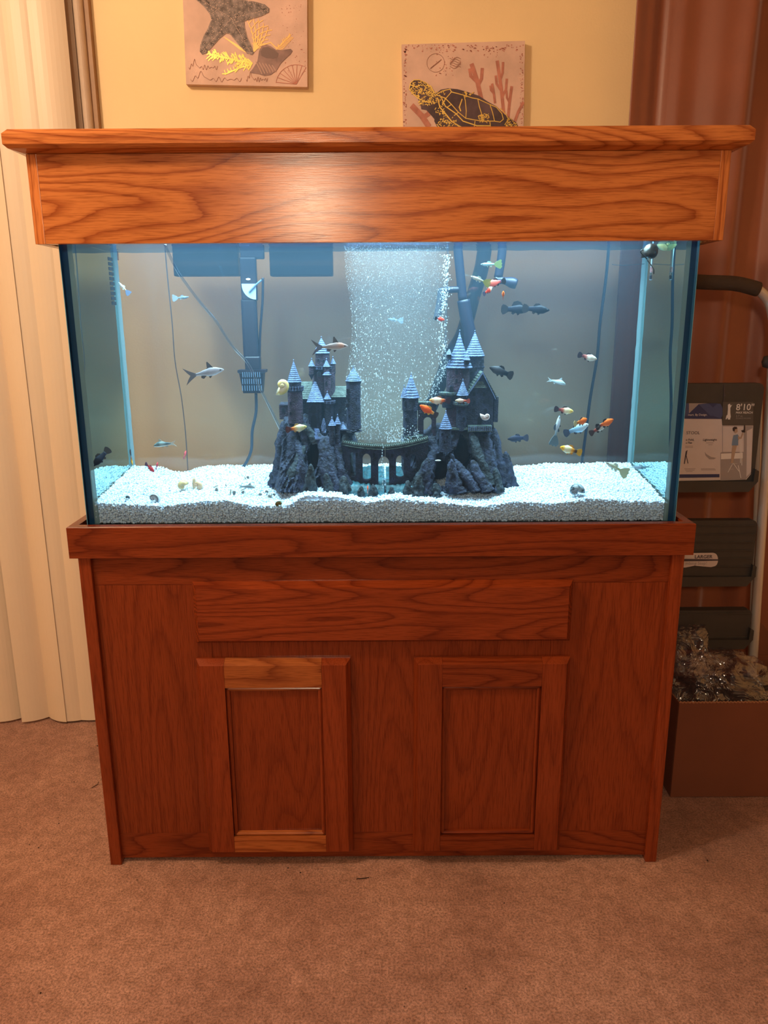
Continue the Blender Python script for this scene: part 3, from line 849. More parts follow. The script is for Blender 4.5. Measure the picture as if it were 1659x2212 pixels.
# ------------------------------------------------------------------ castle ornaments
def cx_at(px, py, Y): return P(px, py, Y).x
class Castle:
    def __init__(s, name, label, px, py, Y, group):
        s.t = thing(name, label, 'ornament', (P(px, py, Y).x, Y, .86), group)
        s.win = None
    def cone(s, ax, ay, bw, by, Y, rings=9, seg=18, mat='roof', flare=0, name='roof'):
        a = P(ax, ay, Y); b = P(ax, by, Y); r = bw / 2 * PXM(by, Y)
        prof = []
        for i in range(rings):
            t0, t1 = i / rings, (i + 1) / rings
            def rad(t): return r * ((1 - t) ** (1 + flare))
            z0, z1 = b.z + (a.z - b.z) * t0, b.z + (a.z - b.z) * t1
            rr = rad(t0) if i else r
            prof.append((rr, z0)); prof.append((rr * 1.0, z0 + (z1 - z0) * .18)); prof.append((rad(t1) * .93 + .0001, z1 - (z1 - z0) * .02))
        prof.append((.0009, a.z)); prof.append((.0016, a.z + .0012)); prof.append((.0003, a.z + .003))
        return MB().lathe(prof, a.x, Y, seg, wob=.07).go(name, M[mat], s.t, smooth=False)
    def tower(s, cx, w, ty, by, Y, seg=18, mat='resin', flare=.0, rings=0, name='tower', y_top=None):
        a = P(cx, ty, Y); b = P(cx, by, Y); r = w / 2 * PXM((ty + by) / 2, Y)
        n = max(6, int((by - ty) / 5)); prof = []
        for i in range(n + 1):
            t = i / n; prof.append((r * (1 + flare * (1 - t)), b.z + (a.z - b.z) * t))
        if rings:
            prof = prof[:-1] + [(r, a.z - .005), (r * 1.12, a.z - .003), (r * 1.12, a.z)]
        MB().lathe(prof, a.x, Y, seg, wob=.05).go(name, M[mat], s.t, smooth=False)
        return a.x, r
    def balcony(s, cx, w, y0, y1, Y, name='balcony', merl=14, mat='resin'):
        a = P(cx, y0, Y); b = P(cx, y1, Y); r = w / 2 * PXM(y0, Y)
        mb = MB().lathe([(r * .86, b.z - .003), (r, b.z), (r * 1.03, b.z + .001), (r * .97, b.z + .002), (r * .97, a.z - .0018), (r * 1.03, a.z - .001), (r * 1.03, a.z), (r * .9, a.z)], a.x, Y, 20)
        mb.go(name, M[mat], s.t)
        m2 = MB()
        for i in range(merl):
            ang = 2 * math.pi * i / merl; x, y = a.x + r * 1.0 * math.cos(ang), Y + r * 1.0 * math.sin(ang)
            m2.box(x - .0006, x + .0006, y - .0006, y + .0006, b.z, a.z + .0012)
        o = m2.go('railing', M['roof'], s.t); o['kind'] = 'stuff'
    def window(s, px, py, w, h, Y, tilt=0, front=0.0):
        p = P(px, py, Y); sc = PXM(py, Y); w *= sc; h *= sc
        pts = [(p.x - w / 2, p.z - h / 2), (p.x + w / 2, p.z - h / 2), (p.x + w / 2, p.z + h * .2)]
        for i in range(1, 6): a = math.pi * i / 6; pts.append((p.x + w / 2 * math.cos(a), p.z + h * .2 + h * .3 * math.sin(a)))
        pts.append((p.x - w / 2, p.z + h * .2))
        mb = MB().prism(pts, Y, Y + .004); mb.go('window', M['dark'], s.t)
        rim = []
        for k in range(len(pts)):
            x, z = pts[k]; rim.append((p.x + (x - p.x) * 1.35, p.z + (z - p.z) * 1.22))
        MB().prism(rim, Y + .0006, Y + .0045).go('window_frame', M['resin'], s.t)
    def wins(s, Y, lst):
        for (x, y, w, h) in lst: s.window(x, y, w, h, Y)
    def wallbox(s, name, x0, x1, y0, y1, Yf, Yb, mat='resin'):
        a, b = P(x0, y1, Yf), P(x1, y0, Yf)
        n = 10; loops = []
        for i in range(n + 1):
            z = a.z + (b.z - a.z) * i / n; j = .0006 * mnoise.noise((x0, z * 300, 0))
            loops.append([(a.x + j, Yf + j, z), (b.x - j, Yf + j, z), (b.x - j, Yb, z), (a.x + j, Yb, z)])
        return MB().loft(loops).go(name, M[mat], s.t)
    def hiproof(s, x0, x1, yb, xa0, xa1, ya, Yf, Yb, mat='roof', rings=8, name='roof'):
        A, B = P(x0, yb, Yf), P(x1, yb, Yf); T0, T1 = P(xa0, ya, (Yf + Yb) / 2), P(xa1, ya, (Yf + Yb) / 2)
        loops = []; ym = (Yf + Yb) / 2
        for i in range(rings):
            for t in (i / rings, (i + .15) / rings, (i + .99) / rings):
                tt = t; shr = .0 if abs(t - i / rings) < 1e-6 or t < (i + .5) / rings else .06
                xl = A.x + (T0.x - A.x) * tt; xr = B.x + (T1.x - B.x) * tt
                yf = Yf + (ym - .0008 - Yf) * tt; yb_ = Yb + (ym + .0008 - Yb) * tt
                if shr: xl += .0007; xr -= .0007; yf += .0007; yb_ -= .0007
                base = i / rings if t < (i + .5) / rings else (i + .99) / rings
                xl0 = A.x + (T0.x - A.x) * (i / rings) if not shr else xl
                z = A.z + (T0.z - A.z) * t
                loops.append([(xl, yf, z), (xr, yf, z), (xr, yb_, z), (xl, yb_, z)])
        return MB().loft(loops).go(name, M[mat], s.t)
    def spire(s, ax, ay, w, by, Y, lean=0, mat='rock', depth=1.0, sd=0, name='rock'):
        a = P(ax, ay, Y); b = P(ax, by, Y); r = w / 2 * PXM(by, Y); h = a.z - b.z
        n, seg = 20, 22; loops = []
        for i in range(n + 1):
            t = i / n; rr = r * (.86 * (1 - t) ** .7 + .14 * (1 - t ** 6)) * .92 + .001; lp = []
            cx = b.x + lean * PXM(by, Y) * (1 - t) ** 1.3
            for j in range(seg):
                an = 2 * math.pi * j / seg
                q = (math.cos(an) * 1.4 + sd * 3.1, math.sin(an) * 1.4, t * 2.6)
                k = 1 + .12 * mnoise.noise((q[0] * 14, q[1] * 14, q[2] * 10)) + .55 * mnoise.noise(q) + .36 * (1 - 2.2 * abs(mnoise.noise((q[0] * 2.2, q[1] * 2.2, q[2] * 1.3)))) + .16 * mnoise.noise((q[0] * 6, q[1] * 6, q[2] * 4)); cx += 0
                lp.append((cx + rr * k * math.cos(an), Y + rr * k * depth * math.sin(an), b.z - .006 + (h + .006) * t + .0015 * mnoise.noise((q[0] * 4, q[1] * 4, 9))))
            loops.append(lp)
        return MB().loft(loops).go(name, M[mat], s.t, smooth=True)
    def rockmass(s, name, outline, by, Yt, Yb_front, Yback, holes, mat='rock', bulge=.012, sd=0, x_res=1.6):
        """outline: (px, py) of the top; the face slopes from depth Yt at the top to Yb_front at the foot"""
        x0, x1 = outline[0][0], outline[-1][0]
        nx = int((x1 - x0) / x_res); nz = 46
        def top(px):
            for (xa, ya), (xb, yb) in zip(outline, outline[1:]):
                if xa <= px <= xb: return ya + (yb - ya) * (px - xa) / max(1e-6, xb - xa)
            return outline[-1][1]
        vs, fs = [], []
        Yr = (Yt + Yb_front) / 2
        def grid(front):
            n0 = len(vs)
            for i in range(nx + 1):
                u = i / nx; px = x0 + (x1 - x0) * u; ty = top(px)
                edge = min(1, min(u, 1 - u) * 9) ** .5
                for k in range(nz + 1):
                    v = k / nz; py = by + (ty - by) * v
                    q = P(px, py, Yr)
                    ns = (px * .05 + py * .015 + sd, py * .018, 0 if front else 9)
                    rid = 1 - abs(mnoise.noise((ns[0] * 1.6, ns[1] * 1.3, ns[2]))) * 2
                    d = .014 * rid + .008 * mnoise.noise((ns[0] * 4, ns[1] * 5, 3)) + .003 * mnoise.noise((px * .35, py * .3, 3)) + .0012 * mnoise.noise((px * .9, py * .9, 5))
                    tt = min(1, (1 - v) * 7) ** .5
                    if front: Y = Yt + (Yb_front - Yt) * (1 - v) ** 1.25 - d * edge * tt
                    else: Y = Yback + .3 * d
                    mid = Yt + .01 + (Yb_front - Yt) * .3 * (1 - v)
                    Y = mid + (Y - mid) * (edge if edge < 1 else 1) * (tt if front else 1)
                    if v > .999: Y = mid if front else max(mid, Yback - .01)
                    q = P(px, py, Yr); jx = .0012 * mnoise.noise((px * .2, py * .2, 7))
                    vs.append(Vector((q.x + jx, Y, q.z)))
            for i in range(nx):
                for k in range(nz):
                    if front:
                        pc = x0 + (x1 - x0) * (i + .5) / nx; yc = by + (top(pc) - by) * (k + .5) / nz
                        skip = False
                        for (hx, hy, rx, ry) in holes:
                            wob = 1 + .22 * mnoise.noise((math.atan2(yc - hy, pc - hx) * 1.5, hx, 0))
                            if ((pc - hx) / rx) ** 2 + ((yc - hy) / ry) ** 2 < wob: skip = True
                        if skip: continue
                    a = n0 + i * (nz + 1) + k
                    fs.append((a, a + nz + 1, a + nz + 2, a + 1) if front else (a, a + 1, a + nz + 2, a + nz + 1))
            return n0
        f0 = grid(True); b0 = grid(False)
        for i in range(nx):     # roof strip and sides
            a, b = f0 + i * (nz + 1) + nz, b0 + i * (nz + 1) + nz
            fs.append((a, a + nz + 1, b + nz + 1, b))
        for k in range(nz):
            fs.append((f0 + k, f0 + k + 1, b0 + k + 1, b0 + k))
            e = nx * (nz + 1); fs.append((f0 + e + k, f0 + e + k + 1, b0 + e + k + 1, b0 + e + k))
        o = mesh(name, vs, fs, M[mat], s.t, smooth=False, recalc=False)
        for (hx, hy, rx, ry) in holes:    # near-black dome, the cave's shade put into its colour
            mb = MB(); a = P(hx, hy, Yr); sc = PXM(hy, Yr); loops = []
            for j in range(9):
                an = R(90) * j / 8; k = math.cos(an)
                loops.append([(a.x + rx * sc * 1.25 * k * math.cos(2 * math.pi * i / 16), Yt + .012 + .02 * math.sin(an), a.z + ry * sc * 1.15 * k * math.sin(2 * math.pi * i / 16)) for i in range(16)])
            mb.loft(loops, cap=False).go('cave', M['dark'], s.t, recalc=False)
        return o
def root(s, path, r0, r1, Y0, Y1, mat='rock', sd=0, name='rock'):
    """craggy buttress of rock following a path down the mound"""
    q = smooth_path([P(x, y, Y0 + (Y1 - Y0) * i / (len(path) - 1)) for i, (x, y) in enumerate(path)], 8)
    n = len(q); seg = 14; loops = []; sc = PXM(1000, .13)
    for i, p in enumerate(q):
        t = i / (n - 1); r = (r0 + (r1 - r0) * t) * sc * (min(1, t * 5 + .12) ** .6)
        lp = []
        for j in range(seg):
            an = 2 * math.pi * j / seg; c_, s_ = math.cos(an), math.sin(an)
            k = 1 + .45 * mnoise.noise((c_ * 1.3 + sd, s_ * 1.3, t * 4)) + .30 * (1 - 2.2 * abs(mnoise.noise((c_ * 2.4 + sd, s_ * 2.4, t * 6)))) + .20 * mnoise.noise((c_ * 6, s_ * 6 + sd, t * 16)) + .10 * mnoise.noise((c_ * 14, s_ * 14 + sd, t * 36))
            lp.append((p.x + r * k * c_, p.y + r * k * .8 * s_, p.z + r * .25 * c_ + .001 * mnoise.noise((c_ * 5, s_ * 5, t * 20))))
        loops.append(lp)
    return MB().loft(loops).go(name, M[mat], s.t, smooth=True)
Castle.root = root
grp = 'castle ornament halves joined by the bridge'
# ---------------- left half
c = Castle('castle_ornament', 'left half of dark castle ornament, square hall with round towers on a rock', 700, 1040, .17, grp)
Yc = .185
c.rockmass('rock', [(590, 1018), (595, 990), (604, 960), (604, 925), (608, 906), (640, 905), (655, 898), (668, 905), (690, 922), (712, 918), (740, 918), (758, 930), (764, 950), (772, 975)], 1052, .175, .095, .235, [(677, 985, 13, 28)], bulge=.02, sd=1)
for (x, y, w, by, Y, ln, mt) in [(597, 1000, 30, 1044, .165, 0, 'rock'), (655, 994, 28, 1060, .092, 5, 'rock'), (673, 1002, 26, 1064, .082, -6, 'rock_g'), (706, 1022, 22, 1064, .082, 5, 'rock_g'), (742, 1028, 30, 1066, .085, 7, 'rock_g'), (645, 893, 14, 935, .15, 4, 'rock'), (700, 904, 8, 930, .15, 0, 'roof')]:
    c.spire(x, y, w, by, Y, ln, mt, 0.8, x * .37)
for k, (pth, r0, r1, Y0, Y1) in enumerate([([(657, 962), (646, 990), (632, 1018), (620, 1050)], 8, 12, .135, .105), ([(688, 936), (698, 966), (702, 1005), (712, 1056)], 8, 12, .135, .09), ([(704, 942), (712, 975), (716, 1015), (728, 1058)], 9, 13, .13, .09),
        ([(726, 945), (730, 985), (736, 1020), (750, 1060)], 8, 13, .13, .095), ([(746, 935), (750, 970), (752, 1010), (758, 1052)], 7, 10, .14, .115), ([(612, 910), (610, 955), (606, 1000), (600, 1042)], 10, 15, .16, .15),
        ([(630, 912), (632, 955), (626, 1000), (612, 1050)], 10, 13, .155, .125), ([(640, 950), (648, 985), (644, 1020), (640, 1056)], 7, 12, .14, .10), ([(646, 912), (662, 926), (676, 944), (684, 958)], 8, 8, .15, .135), ([(655, 925), (658, 950), (662, 975)], 8, 6, .15, .14)]):
    c.root(pth, r0, r1, Y0, Y1, 'rock' if k % 4 else 'rock_g', k * 1.7)
# hall
c.wallbox('hall', 652, 752, 855, 928, .185, .225, 'resin')
c.hiproof(648, 694, 862, 650, 690, 824, .178, .232, 'roof_green', 8)
c.hiproof(706, 754, 858, 708, 750, 834, .178, .232, 'roof_green', 7)
c.wallbox('annex', 604, 624, 873, 906, .185, .215, 'resin_purple')
c.hiproof(603, 625, 875, 606, 623, 868, .183, .217, 'resin', 3)
c.window(612, 886, 6, 9, .184)
# keep with its turrets
c.tower(699, 50, 795, 866, .20, mat='resin_purple')
c.balcony(697, 44, 791, 797, .19, merl=12)
c.tower(696, 31, 761, 795, .195, mat='resin_purple', flare=.05)
c.cone(694, 729, 36, 763, .195, rings=8)
for x, w, ya, yb, yt, Y in [(673, 15, 776, 791, 808, .178), (705, 16, 776, 792, 806, .172), (719, 14, 772, 786, 806, .195)]:
    c.tower(x, w - 3, yb, yt, Y, seg=12, mat='resin_purple'); c.cone(x, ya, w, yb, Y, rings=5, seg=12)
    c.cone(x, yt + 12, w - 2, yt, Y, rings=3, seg=12, mat='resin', name='corbel')
c.tower(707, 15, 806, 858, .170, mat='resin_purple'); c.cone(706, 797, 20, 810, .170, rings=4, seg=14)
c.wins(.1625, [(705, 828, 4, 8)]); c.wins(.168, [(689, 808, 6, 9)])
c.wins(.172, [(688, 778, 4, 6), (699, 780, 4, 6)])
# gatehouse
c.wallbox('gatehouse', 667, 693, 864, 930, .162, .19, 'resin')
c.hiproof(662, 700, 869, 678, 683, 824, .152, .20, 'roof', 10)
c.window(678, 909, 12, 27, .1615); c.window(677, 884, 11, 16, .1615)
c.tower(692, 6, 869, 928, .160, seg=10)
c.wins(.184, [(658, 890, 7, 12), (735, 886, 5, 8), (722, 905, 5, 8)])
# corner turret
c.tower(710, 20, 868, 930, .162); c.balcony(711, 26, 866, 871, .162, merl=10); c.cone(707, 847, 17, 862, .162, rings=5, seg=14); c.tower(708, 15, 861, 868, .162)
c.wins(.1545, [(706, 892, 4, 6), (712, 912, 4, 6)])
# left round tower
c.tower(637, 32, 846, 914, .150, mat='resin_purple'); c.balcony(637.5, 36, 835, 843, .150, merl=18); c.tower(637, 27, 822, 836, .150); c.cone(634, 779, 31, 825, .150, rings=11)
c.wins(.1355, [(629, 871, 4, 6), (641, 885, 4, 6), (628, 893, 4, 6), (638, 858, 4, 6)])
# right round tower on its overhanging ledge
c.tower(763, 31, 824, 926, .150); c.cone(763, 793, 36, 823, .150, rings=9); c.balcony(763.5, 32, 823, 828, .150, merl=2)
c.spire(762, 922, 36, 926, .150, 0, 'resin', 1, 3, 'ledge')
c.cone(752, 954, 44, 926, .155, rings=5, mat='rock', name='ledge')
c.wins(.1358, [(751, 844, 4, 8), (767, 845, 5, 8), (750, 858, 4, 8), (750, 876, 4, 8), (768, 880, 5, 9), (755, 898, 4, 6), (768, 862, 4, 7)])
# twin spires on the rock
c.tower(717, 13, 918, 960, .118, seg=12); c.cone(717, 903, 18, 919, .118, rings=5, seg=12)
c.tower(729, 12, 916, 955, .124, seg=12); c.cone(729, 897, 15, 916, .124, rings=5, seg=12)
c.cone(741, 914, 16, 926, .128, rings=4, seg=12)
c.window(727, 942, 5, 7, .1105)
# stair
mb = MB()
for i in range(9):
    p = P(684 + (i % 3), 926 + 2.6 * i, .150 - .0035 * i); sc = PXM(930, .14)
    mb.box(p.x - 5 * sc, p.x + 5 * sc, p.y - .003, p.y + .003, p.z - .003, p.z)
o = mb.go('stair', M['roof'], c.t)
# ---------------- bridge halves
def bridge(ca, x0, x1, arches, Yfun, topf, seam=False):
    """wall built in thin columns so that the arched openings stay open"""
    mb = MB(); st_ = 1.0; x = x0
    sc = PXM(1000, .1)
    while x < x1 - 1e-6:
        xb = min(x + st_, x1); xm = (x + xb) / 2
        spans = []
        ty = topf(xm); by = 1064
        cuts = []
        for (cx, hw, yt, yb) in arches:
            if abs(xm - cx) < hw:
                r = hw; k = math.sqrt(max(0, 1 - ((xm - cx) / hw) ** 2))
                cuts.append((yt + r * 1.3 * (1 - k), yb - r * .5 * (1 - k)))
        cur = ty
        for a_, b_ in cuts: spans.append((cur, a_)); cur = b_
        spans.append((cur, by))
        for (ya, yb) in spans:
            Y0 = Yfun(xm)
            A, B = P(x, ya, Y0), P(xb, yb, Y0); A.x = P(x, 1000, Y0).x; B.x = P(xb, 1000, Y0).x
            n = max(1, int((yb - ya) / 8))
            for q in range(n):
                z1 = A.z + (B.z - A.z) * q / n; z0 = A.z + (B.z - A.z) * (q + 1) / n
                j = .0009 * mnoise.noise((xm * .5, z1 * 220, 0))
                mb.box(A.x - .0001, B.x + .0001, Y0 + j, Y0 + .016, z0 - .0001, z1)
        x = xb
    mb.go('bridge_wall', M['resin'], ca.t)
    # parapet: deck lip, row of tiles, cornice
    pts = [(x, topf(x)) for x in np.linspace(x0, x1, 24)]
    lip = MB()
    for (xa, ya), (xb, yb) in zip(pts, pts[1:]):
        A, B = P(xa, ya, Yfun(xa)), P(xb, yb, Yfun(xb))
        for (dz0, dz1, out) in [(-.0065, -.0045, .0028), (-.002, .0015, .0018)]:
            lip.add([(A.x, A.y - out, A.z + dz0), (B.x, B.y - out, B.z + dz0), (B.x, B.y + .018, B.z + dz0), (A.x, A.y + .018, A.z + dz0),
                     (A.x, A.y - out, A.z + dz1), (B.x, B.y - out, B.z + dz1), (B.x, B.y + .018, B.z + dz1), (A.x, A.y + .018, A.z + dz1)],
                    [(0, 3, 2, 1), (4, 5, 6, 7), (0, 1, 5, 4), (1, 2, 6, 5), (2, 3, 7, 6), (3, 0, 4, 7)])
    lip.go('cornice', M['roof_green'], ca.t)
    k = int((x1 - x0) / 4.2)
    mer = MB()
    for i in range(k):
        xx = x0 + (i + .5) * (x1 - x0) / k; A = P(xx, topf(xx), Yfun(xx))
        for dy in (-.001, .014):
            mer.box(A.x - .0013, A.x + .0013, A.y + dy, A.y + dy + .003, A.z + .001, A.z + .0036 + .001 * random.random())
    o = mer.go('battlement', M['roof_green'], ca.t); o['kind'] = 'stuff'
def topl(x): return 955 + 10 * (1 - ((832 - x) / 92) ** 2)
def topr(x): return 965 - 16 * (max(0, (x - 832)) / 85) ** 1.5
def yb_(x): return .088 + .03 * (abs(x - 832) / 90) ** 1.6
bridge(c, 740, 831.5, [(762, 6, 977, 1030), (792, 9, 980, 1038), (829, 12, 986, 1052)], yb_, topl)
for x in (771, 808): c.window(x, 982, 5, 8, yb_(x) - .0008)
c2 = Castle('castle_ornament', 'right half of dark castle ornament, gabled house with two tall spires', 985, 1040, .17, grp)
bridge(c2, 832.5, 925, [(829, 12, 986, 1052), (864, 8.5, 984, 1032), (893, 7, 982, 1014)], yb_, topr)
for x in (847, 878): c2.window(x, 984, 5, 8, yb_(x) - .0008)
# teal water painted on the base between the piers
def tealbase(ca, x0, x1, sd):
    vs, fs = [], []; nx, ny = 26, 12
    for j in range(ny + 1):
        for i in range(nx + 1):
            px = x0 + (x1 - x0) * i / nx; Y = .075 + .11 * j / ny
            v = P(px, 1062, .08); z = v.z + .006 + .030 * (j / ny) ** .8 + .006 * mnoise.noise((px * .12, Y * 60, sd))
            if j == 0: z -= .02
            vs.append((v.x, Y, z))
    for j in range(ny):
        for i in range(nx): a = j * (nx + 1) + i; fs.append((a, a + 1, a + nx + 2, a + nx + 1))
    n0 = len(vs); vs += [(x, y, z - .03) for x, y, z in vs]
    fs += [tuple(i + n0 for i in f)[::-1] for f in fs]
    mesh('painted_water', vs, fs, M['teal'], ca.t, smooth=True)
tealbase(c, 752, 830, 1); tealbase(c2, 834, 925, 4)
for ca, x, y, w, by in [(c, 806, 1046, 16, 1064), (c, 780, 1050, 14, 1066), (c2, 881, 1038, 20, 1066), (c2, 846, 1052, 14, 1068)]: ca.spire(x, y, w, by, .078, 0, 'rock_g', 1, x * .2)

# ---------------- right half
c = c2
c.rockmass('rock', [(868, 958), (880, 948), (903, 944), (925, 940), (938, 926), (950, 925), (985, 926), (1000, 930), (1030, 930), (1062, 925), (1072, 918), (1075, 960), (1080, 1000), (1088, 1020)], 1052, .175, .095, .235, [(998, 980, 19, 30), (953, 1018, 17, 24)], sd=6)
for (x, y, w, by, Y, ln, mt) in [(923, 989, 34, 1058, .09, -6, 'rock'), (906, 1026, 26, 1064, .080, -5, 'rock_g'), (974, 992, 26, 1060, .084, 4, 'rock'), (1016, 929, 18, 975, .128, 10, 'rock'), (1069, 1011, 26, 1056, .105, 6, 'rock_g'), (1090, 975, 38, 1044, .16, 9, 'rock'), (940, 1044, 20, 1066, .078, 0, 'rock_g'), (977, 982, 14, 1030, .105, 7, 'rock')]:
    c.spire(x, y, w, by, Y, ln, mt, 0.8, x * .37)
for k, (pth, r0, r1, Y0, Y1) in enumerate([([(1020, 936), (1028, 965), (1040, 1005), (1056, 1048)], 7, 12, .128, .10), ([(982, 992), (992, 1010), (1008, 1030), (1026, 1060)], 7, 12, .11, .085), ([(1020, 994), (1028, 1016), (1040, 1038), (1054, 1060)], 7, 12, .105, .085),
        ([(934, 972), (930, 1000), (926, 1030), (914, 1058)], 8, 11, .125, .09), ([(922, 992), (914, 1015), (902, 1040), (890, 1062)], 8, 12, .10, .085), ([(974, 995), (978, 1020), (986, 1045), (992, 1064)], 7, 12, .10, .08),
        ([(1046, 938), (1052, 980), (1060, 1020), (1066, 1054)], 10, 14, .15, .11), ([(1066, 925), (1070, 965), (1078, 1005), (1088, 1044)], 9, 13, .17, .15), ([(886, 950), (900, 970), (916, 990), (926, 1010)], 10, 9, .145, .12), ([(930, 942), (936, 962), (944, 980)], 10, 9, .15, .13),
        ([(972, 978), (977, 1003), (979, 1030)], 6, 7, .12, .10), ([(984, 932), (982, 950), (976, 972)], 9, 7, .145, .125), ([(1000, 928), (1012, 942), (1022, 965)], 10, 7, .15, .135), ([(1034, 932), (1038, 970), (1044, 1010)], 10, 10, .155, .125)]):
    c.root(pth, r0, r1, Y0, Y1, 'rock' if k % 4 else 'rock_g', k * 1.7 + 5)
# left slim tower
c.tower(886, 31, 884, 950, .150); c.tower(886, 35, 857, 886, .150); c.cone(888, 808, 38, 859, .150, rings=9); c.cone(873, 834, 17, 859, .142, rings=6, seg=12)
c.balcony(892, 44, 940, 948, .150, merl=14, mat='roof_green')
c.wins(.1325, [(876, 871, 4, 9), (894, 869, 5, 8), (878, 906, 4, 7), (891, 888, 4, 7), (880, 926, 4, 6)])
# wall with the open arch
mbw = MB()
for x in np.arange(903, 942, 1.0):
    xm = x + .5; cuts = None
    if abs(xm - 924) < 9:
        k = math.sqrt(1 - ((xm - 924) / 9) ** 2); cuts = (901 + 9 * (1 - k), 943 - 4 * (1 - k))
    sp_ = [(871, 950)] if cuts is None else [(871, cuts[0]), (cuts[1], 950)]
    for ya, yb in sp_:
        A, B = P(x, ya, .168), P(x + 1, yb, .168); A.x = P(x, 910, .168).x; B.x = P(x + 1.05, 910, .168).x; mbw.box(A.x, B.x, .168, .180, B.z, A.z)
mbw.go('arched_wall', M['resin_purple'], c.t)
c.wallbox('parapet', 903, 942, 869, 873, .160, .185, 'roof_green')
# keep and its roof
c.tower(989.5, 49, 792, 930, .165, mat='resin_purple'); c.cone(993, 715, 58, 794, .165, rings=13, flare=.25, seg=20)
c.hiproof(1002, 1016, 778, 1008, 1010, 757, .135, .155, 'roof', 3, 'dormer_roof'); c.wallbox('dormer', 1003, 1015, 777, 786, .138, .155); c.window(1008.5, 782, 5, 8, .1372)
c.hiproof(965, 976, 766, 969, 972, 754, .145, .16, 'roof', 3, 'dormer_roof'); c.wallbox('dormer', 966, 975, 765, 776, .147, .16)
c.wins(.1395, [(986, 804, 5, 8), (1003, 803, 4, 7), (986, 822, 4, 7), (1000, 828, 4, 7), (975, 842, 7, 15)])
c.balcony(968, 40, 847, 851, .150, merl=14, mat='roof_green'); c.tower(968, 34, 851, 880, .150, flare=-.3)
c.tower(1029, 33, 768, 860, .195); c.cone(1026, 716, 44, 769, .195, rings=11, seg=20)
c.wins(.178, [(1027, 798, 7, 8), (1043, 780, 4, 7), (1022, 800, 4, 6)])
for y in (792, 812, 838): c.balcony(1029, 34, y, y + 2, .195, merl=1)
# gabled house
A = {}
Yf, Yk = .140, .215
w0, w1 = P(1008, 865, Yf), P(1066, 865, Yf)
g0, g1, ap = P(1004, 859, Yf), P(1070, 859, Yf), P(1051, 803, Yf)
ap = Vector(((g0.x + g1.x) / 2 + .004, Yf, ap.z))
mb = MB()
mb.prism([(w0.x, P(1008, 925, Yf).z), (w1.x, P(1066, 925, Yf).z), (w1.x, g1.z + .002), (ap.x, ap.z - .006), (w0.x, g0.z + .002)], Yf, Yk)
mb.go('house', M['resin'], c.t)
def slope_roof(A0, A1, n=11):
    mb = MB(); Bk = Yk + .01
    for i in range(n):
        t0, t1 = i / n, (i + 1.08) / n
        p0, p1 = A0.lerp(A1, t0), A0.lerp(A1, min(1, t1))
        th = .0022
        nrm = Vector((-(A1.z - A0.z), 0, (A1.x - A0.x))).normalized()
        if nrm.z < 0: nrm = -nrm
        q0, q1 = p0 + nrm * th, p1 + nrm * .0006
        mb.add([(p0.x, Yf - .005, p0.z), (p1.x, Yf - .005, p1.z), (p1.x, Bk, p1.z), (p0.x, Bk, p0.z), (q0.x, Yf - .005, q0.z), (q1.x, Yf - .005, q1.z), (q1.x, Bk, q1.z), (q0.x, Bk, q0.z)],
               [(0, 3, 2, 1), (4, 5, 6, 7), (0, 1, 5, 4), (1, 2, 6, 5), (2, 3, 7, 6), (3, 0, 4, 7)])
    mb.go('roof', M['roof_green'], c.t)
slope_roof(g0, ap); slope_roof(g1 + Vector((.004, 0, -.003)), ap)
# pale barge boards under the gable
mb = MB()
for e in (g0, g1):
    nrm = Vector((0, 0, .004)); mb.add([(e.x, Yf - .0065, e.z - .004), (ap.x, Yf - .0065, ap.z - .004), (ap.x, Yf - .0065, ap.z), (e.x, Yf - .0065, e.z), (e.x, Yf - .001, e.z - .004), (ap.x, Yf - .001, ap.z - .004), (ap.x, Yf - .001, ap.z), (e.x, Yf - .001, e.z)],
                                        [(0, 1, 2, 3), (7, 6, 5, 4), (0, 4, 5, 1), (2, 6, 7, 3), (1, 5, 6, 2), (0, 3, 7, 4)])
mb.go('gable_trim', M['roof'], c.t)
c.hiproof(1020, 1052, 838, 1030, 1042, 822, Yf - .004, Yf + .006, 'roof_green', 4, 'pent_roof')
c.wins(Yf - .0008, [(1024, 851, 6, 8), (1046, 851, 5, 8), (1025, 869, 5, 8), (1046, 868, 5, 8), (1023, 886, 6, 8), (1036, 908, 9, 18), (1049, 886, 6, 7), (1030, 832, 4, 5), (1042, 832, 4, 5)])
c.wallbox('side_wall', 1066, 1077, 858, 912, .165, .212, 'resin')
c.wallbox('balcony', 1011, 1063, 920, 933, .122, .142, 'roof_green')
for i in range(13): c.wallbox('baluster', 1012 + 4 * i, 1014 + 4 * i, 921, 931, .1205, .1225, 'roof')
# front turret
c.tower(997, 22, 874, 930, .135); c.balcony(996, 34, 868, 873, .135, merl=12, mat='roof_green'); c.tower(998, 19, 852, 870, .135); c.cone(1000, 821, 26, 854, .135, rings=8, seg=16)
c.wins(.1235, [(992, 888, 4, 7), (1002, 905, 4, 7)])
# small cone tower on the rocks
c.tower(962, 25, 924, 975, .118, flare=.12); c.cone(963, 889, 29, 926, .118, rings=9, seg=16); c.wins(.1045, [(955, 938, 3, 5), (966, 944, 3, 5), (960, 955, 3, 5)])
c.wallbox('parapet', 972, 1012, 925, 929, .125, .15, 'roof_green')
# ------------------------------------------------------------------ equipment in and behind the tank
def tube_thing(name, label, cat, pts, r, mat, group=None, seg=8, n=8):
    q = smooth_path([P(*p) for p in pts], n)
    o = MB().tube(q, r, seg).go(name, mat, smooth=True)
    return tag(o, label, cat, group)
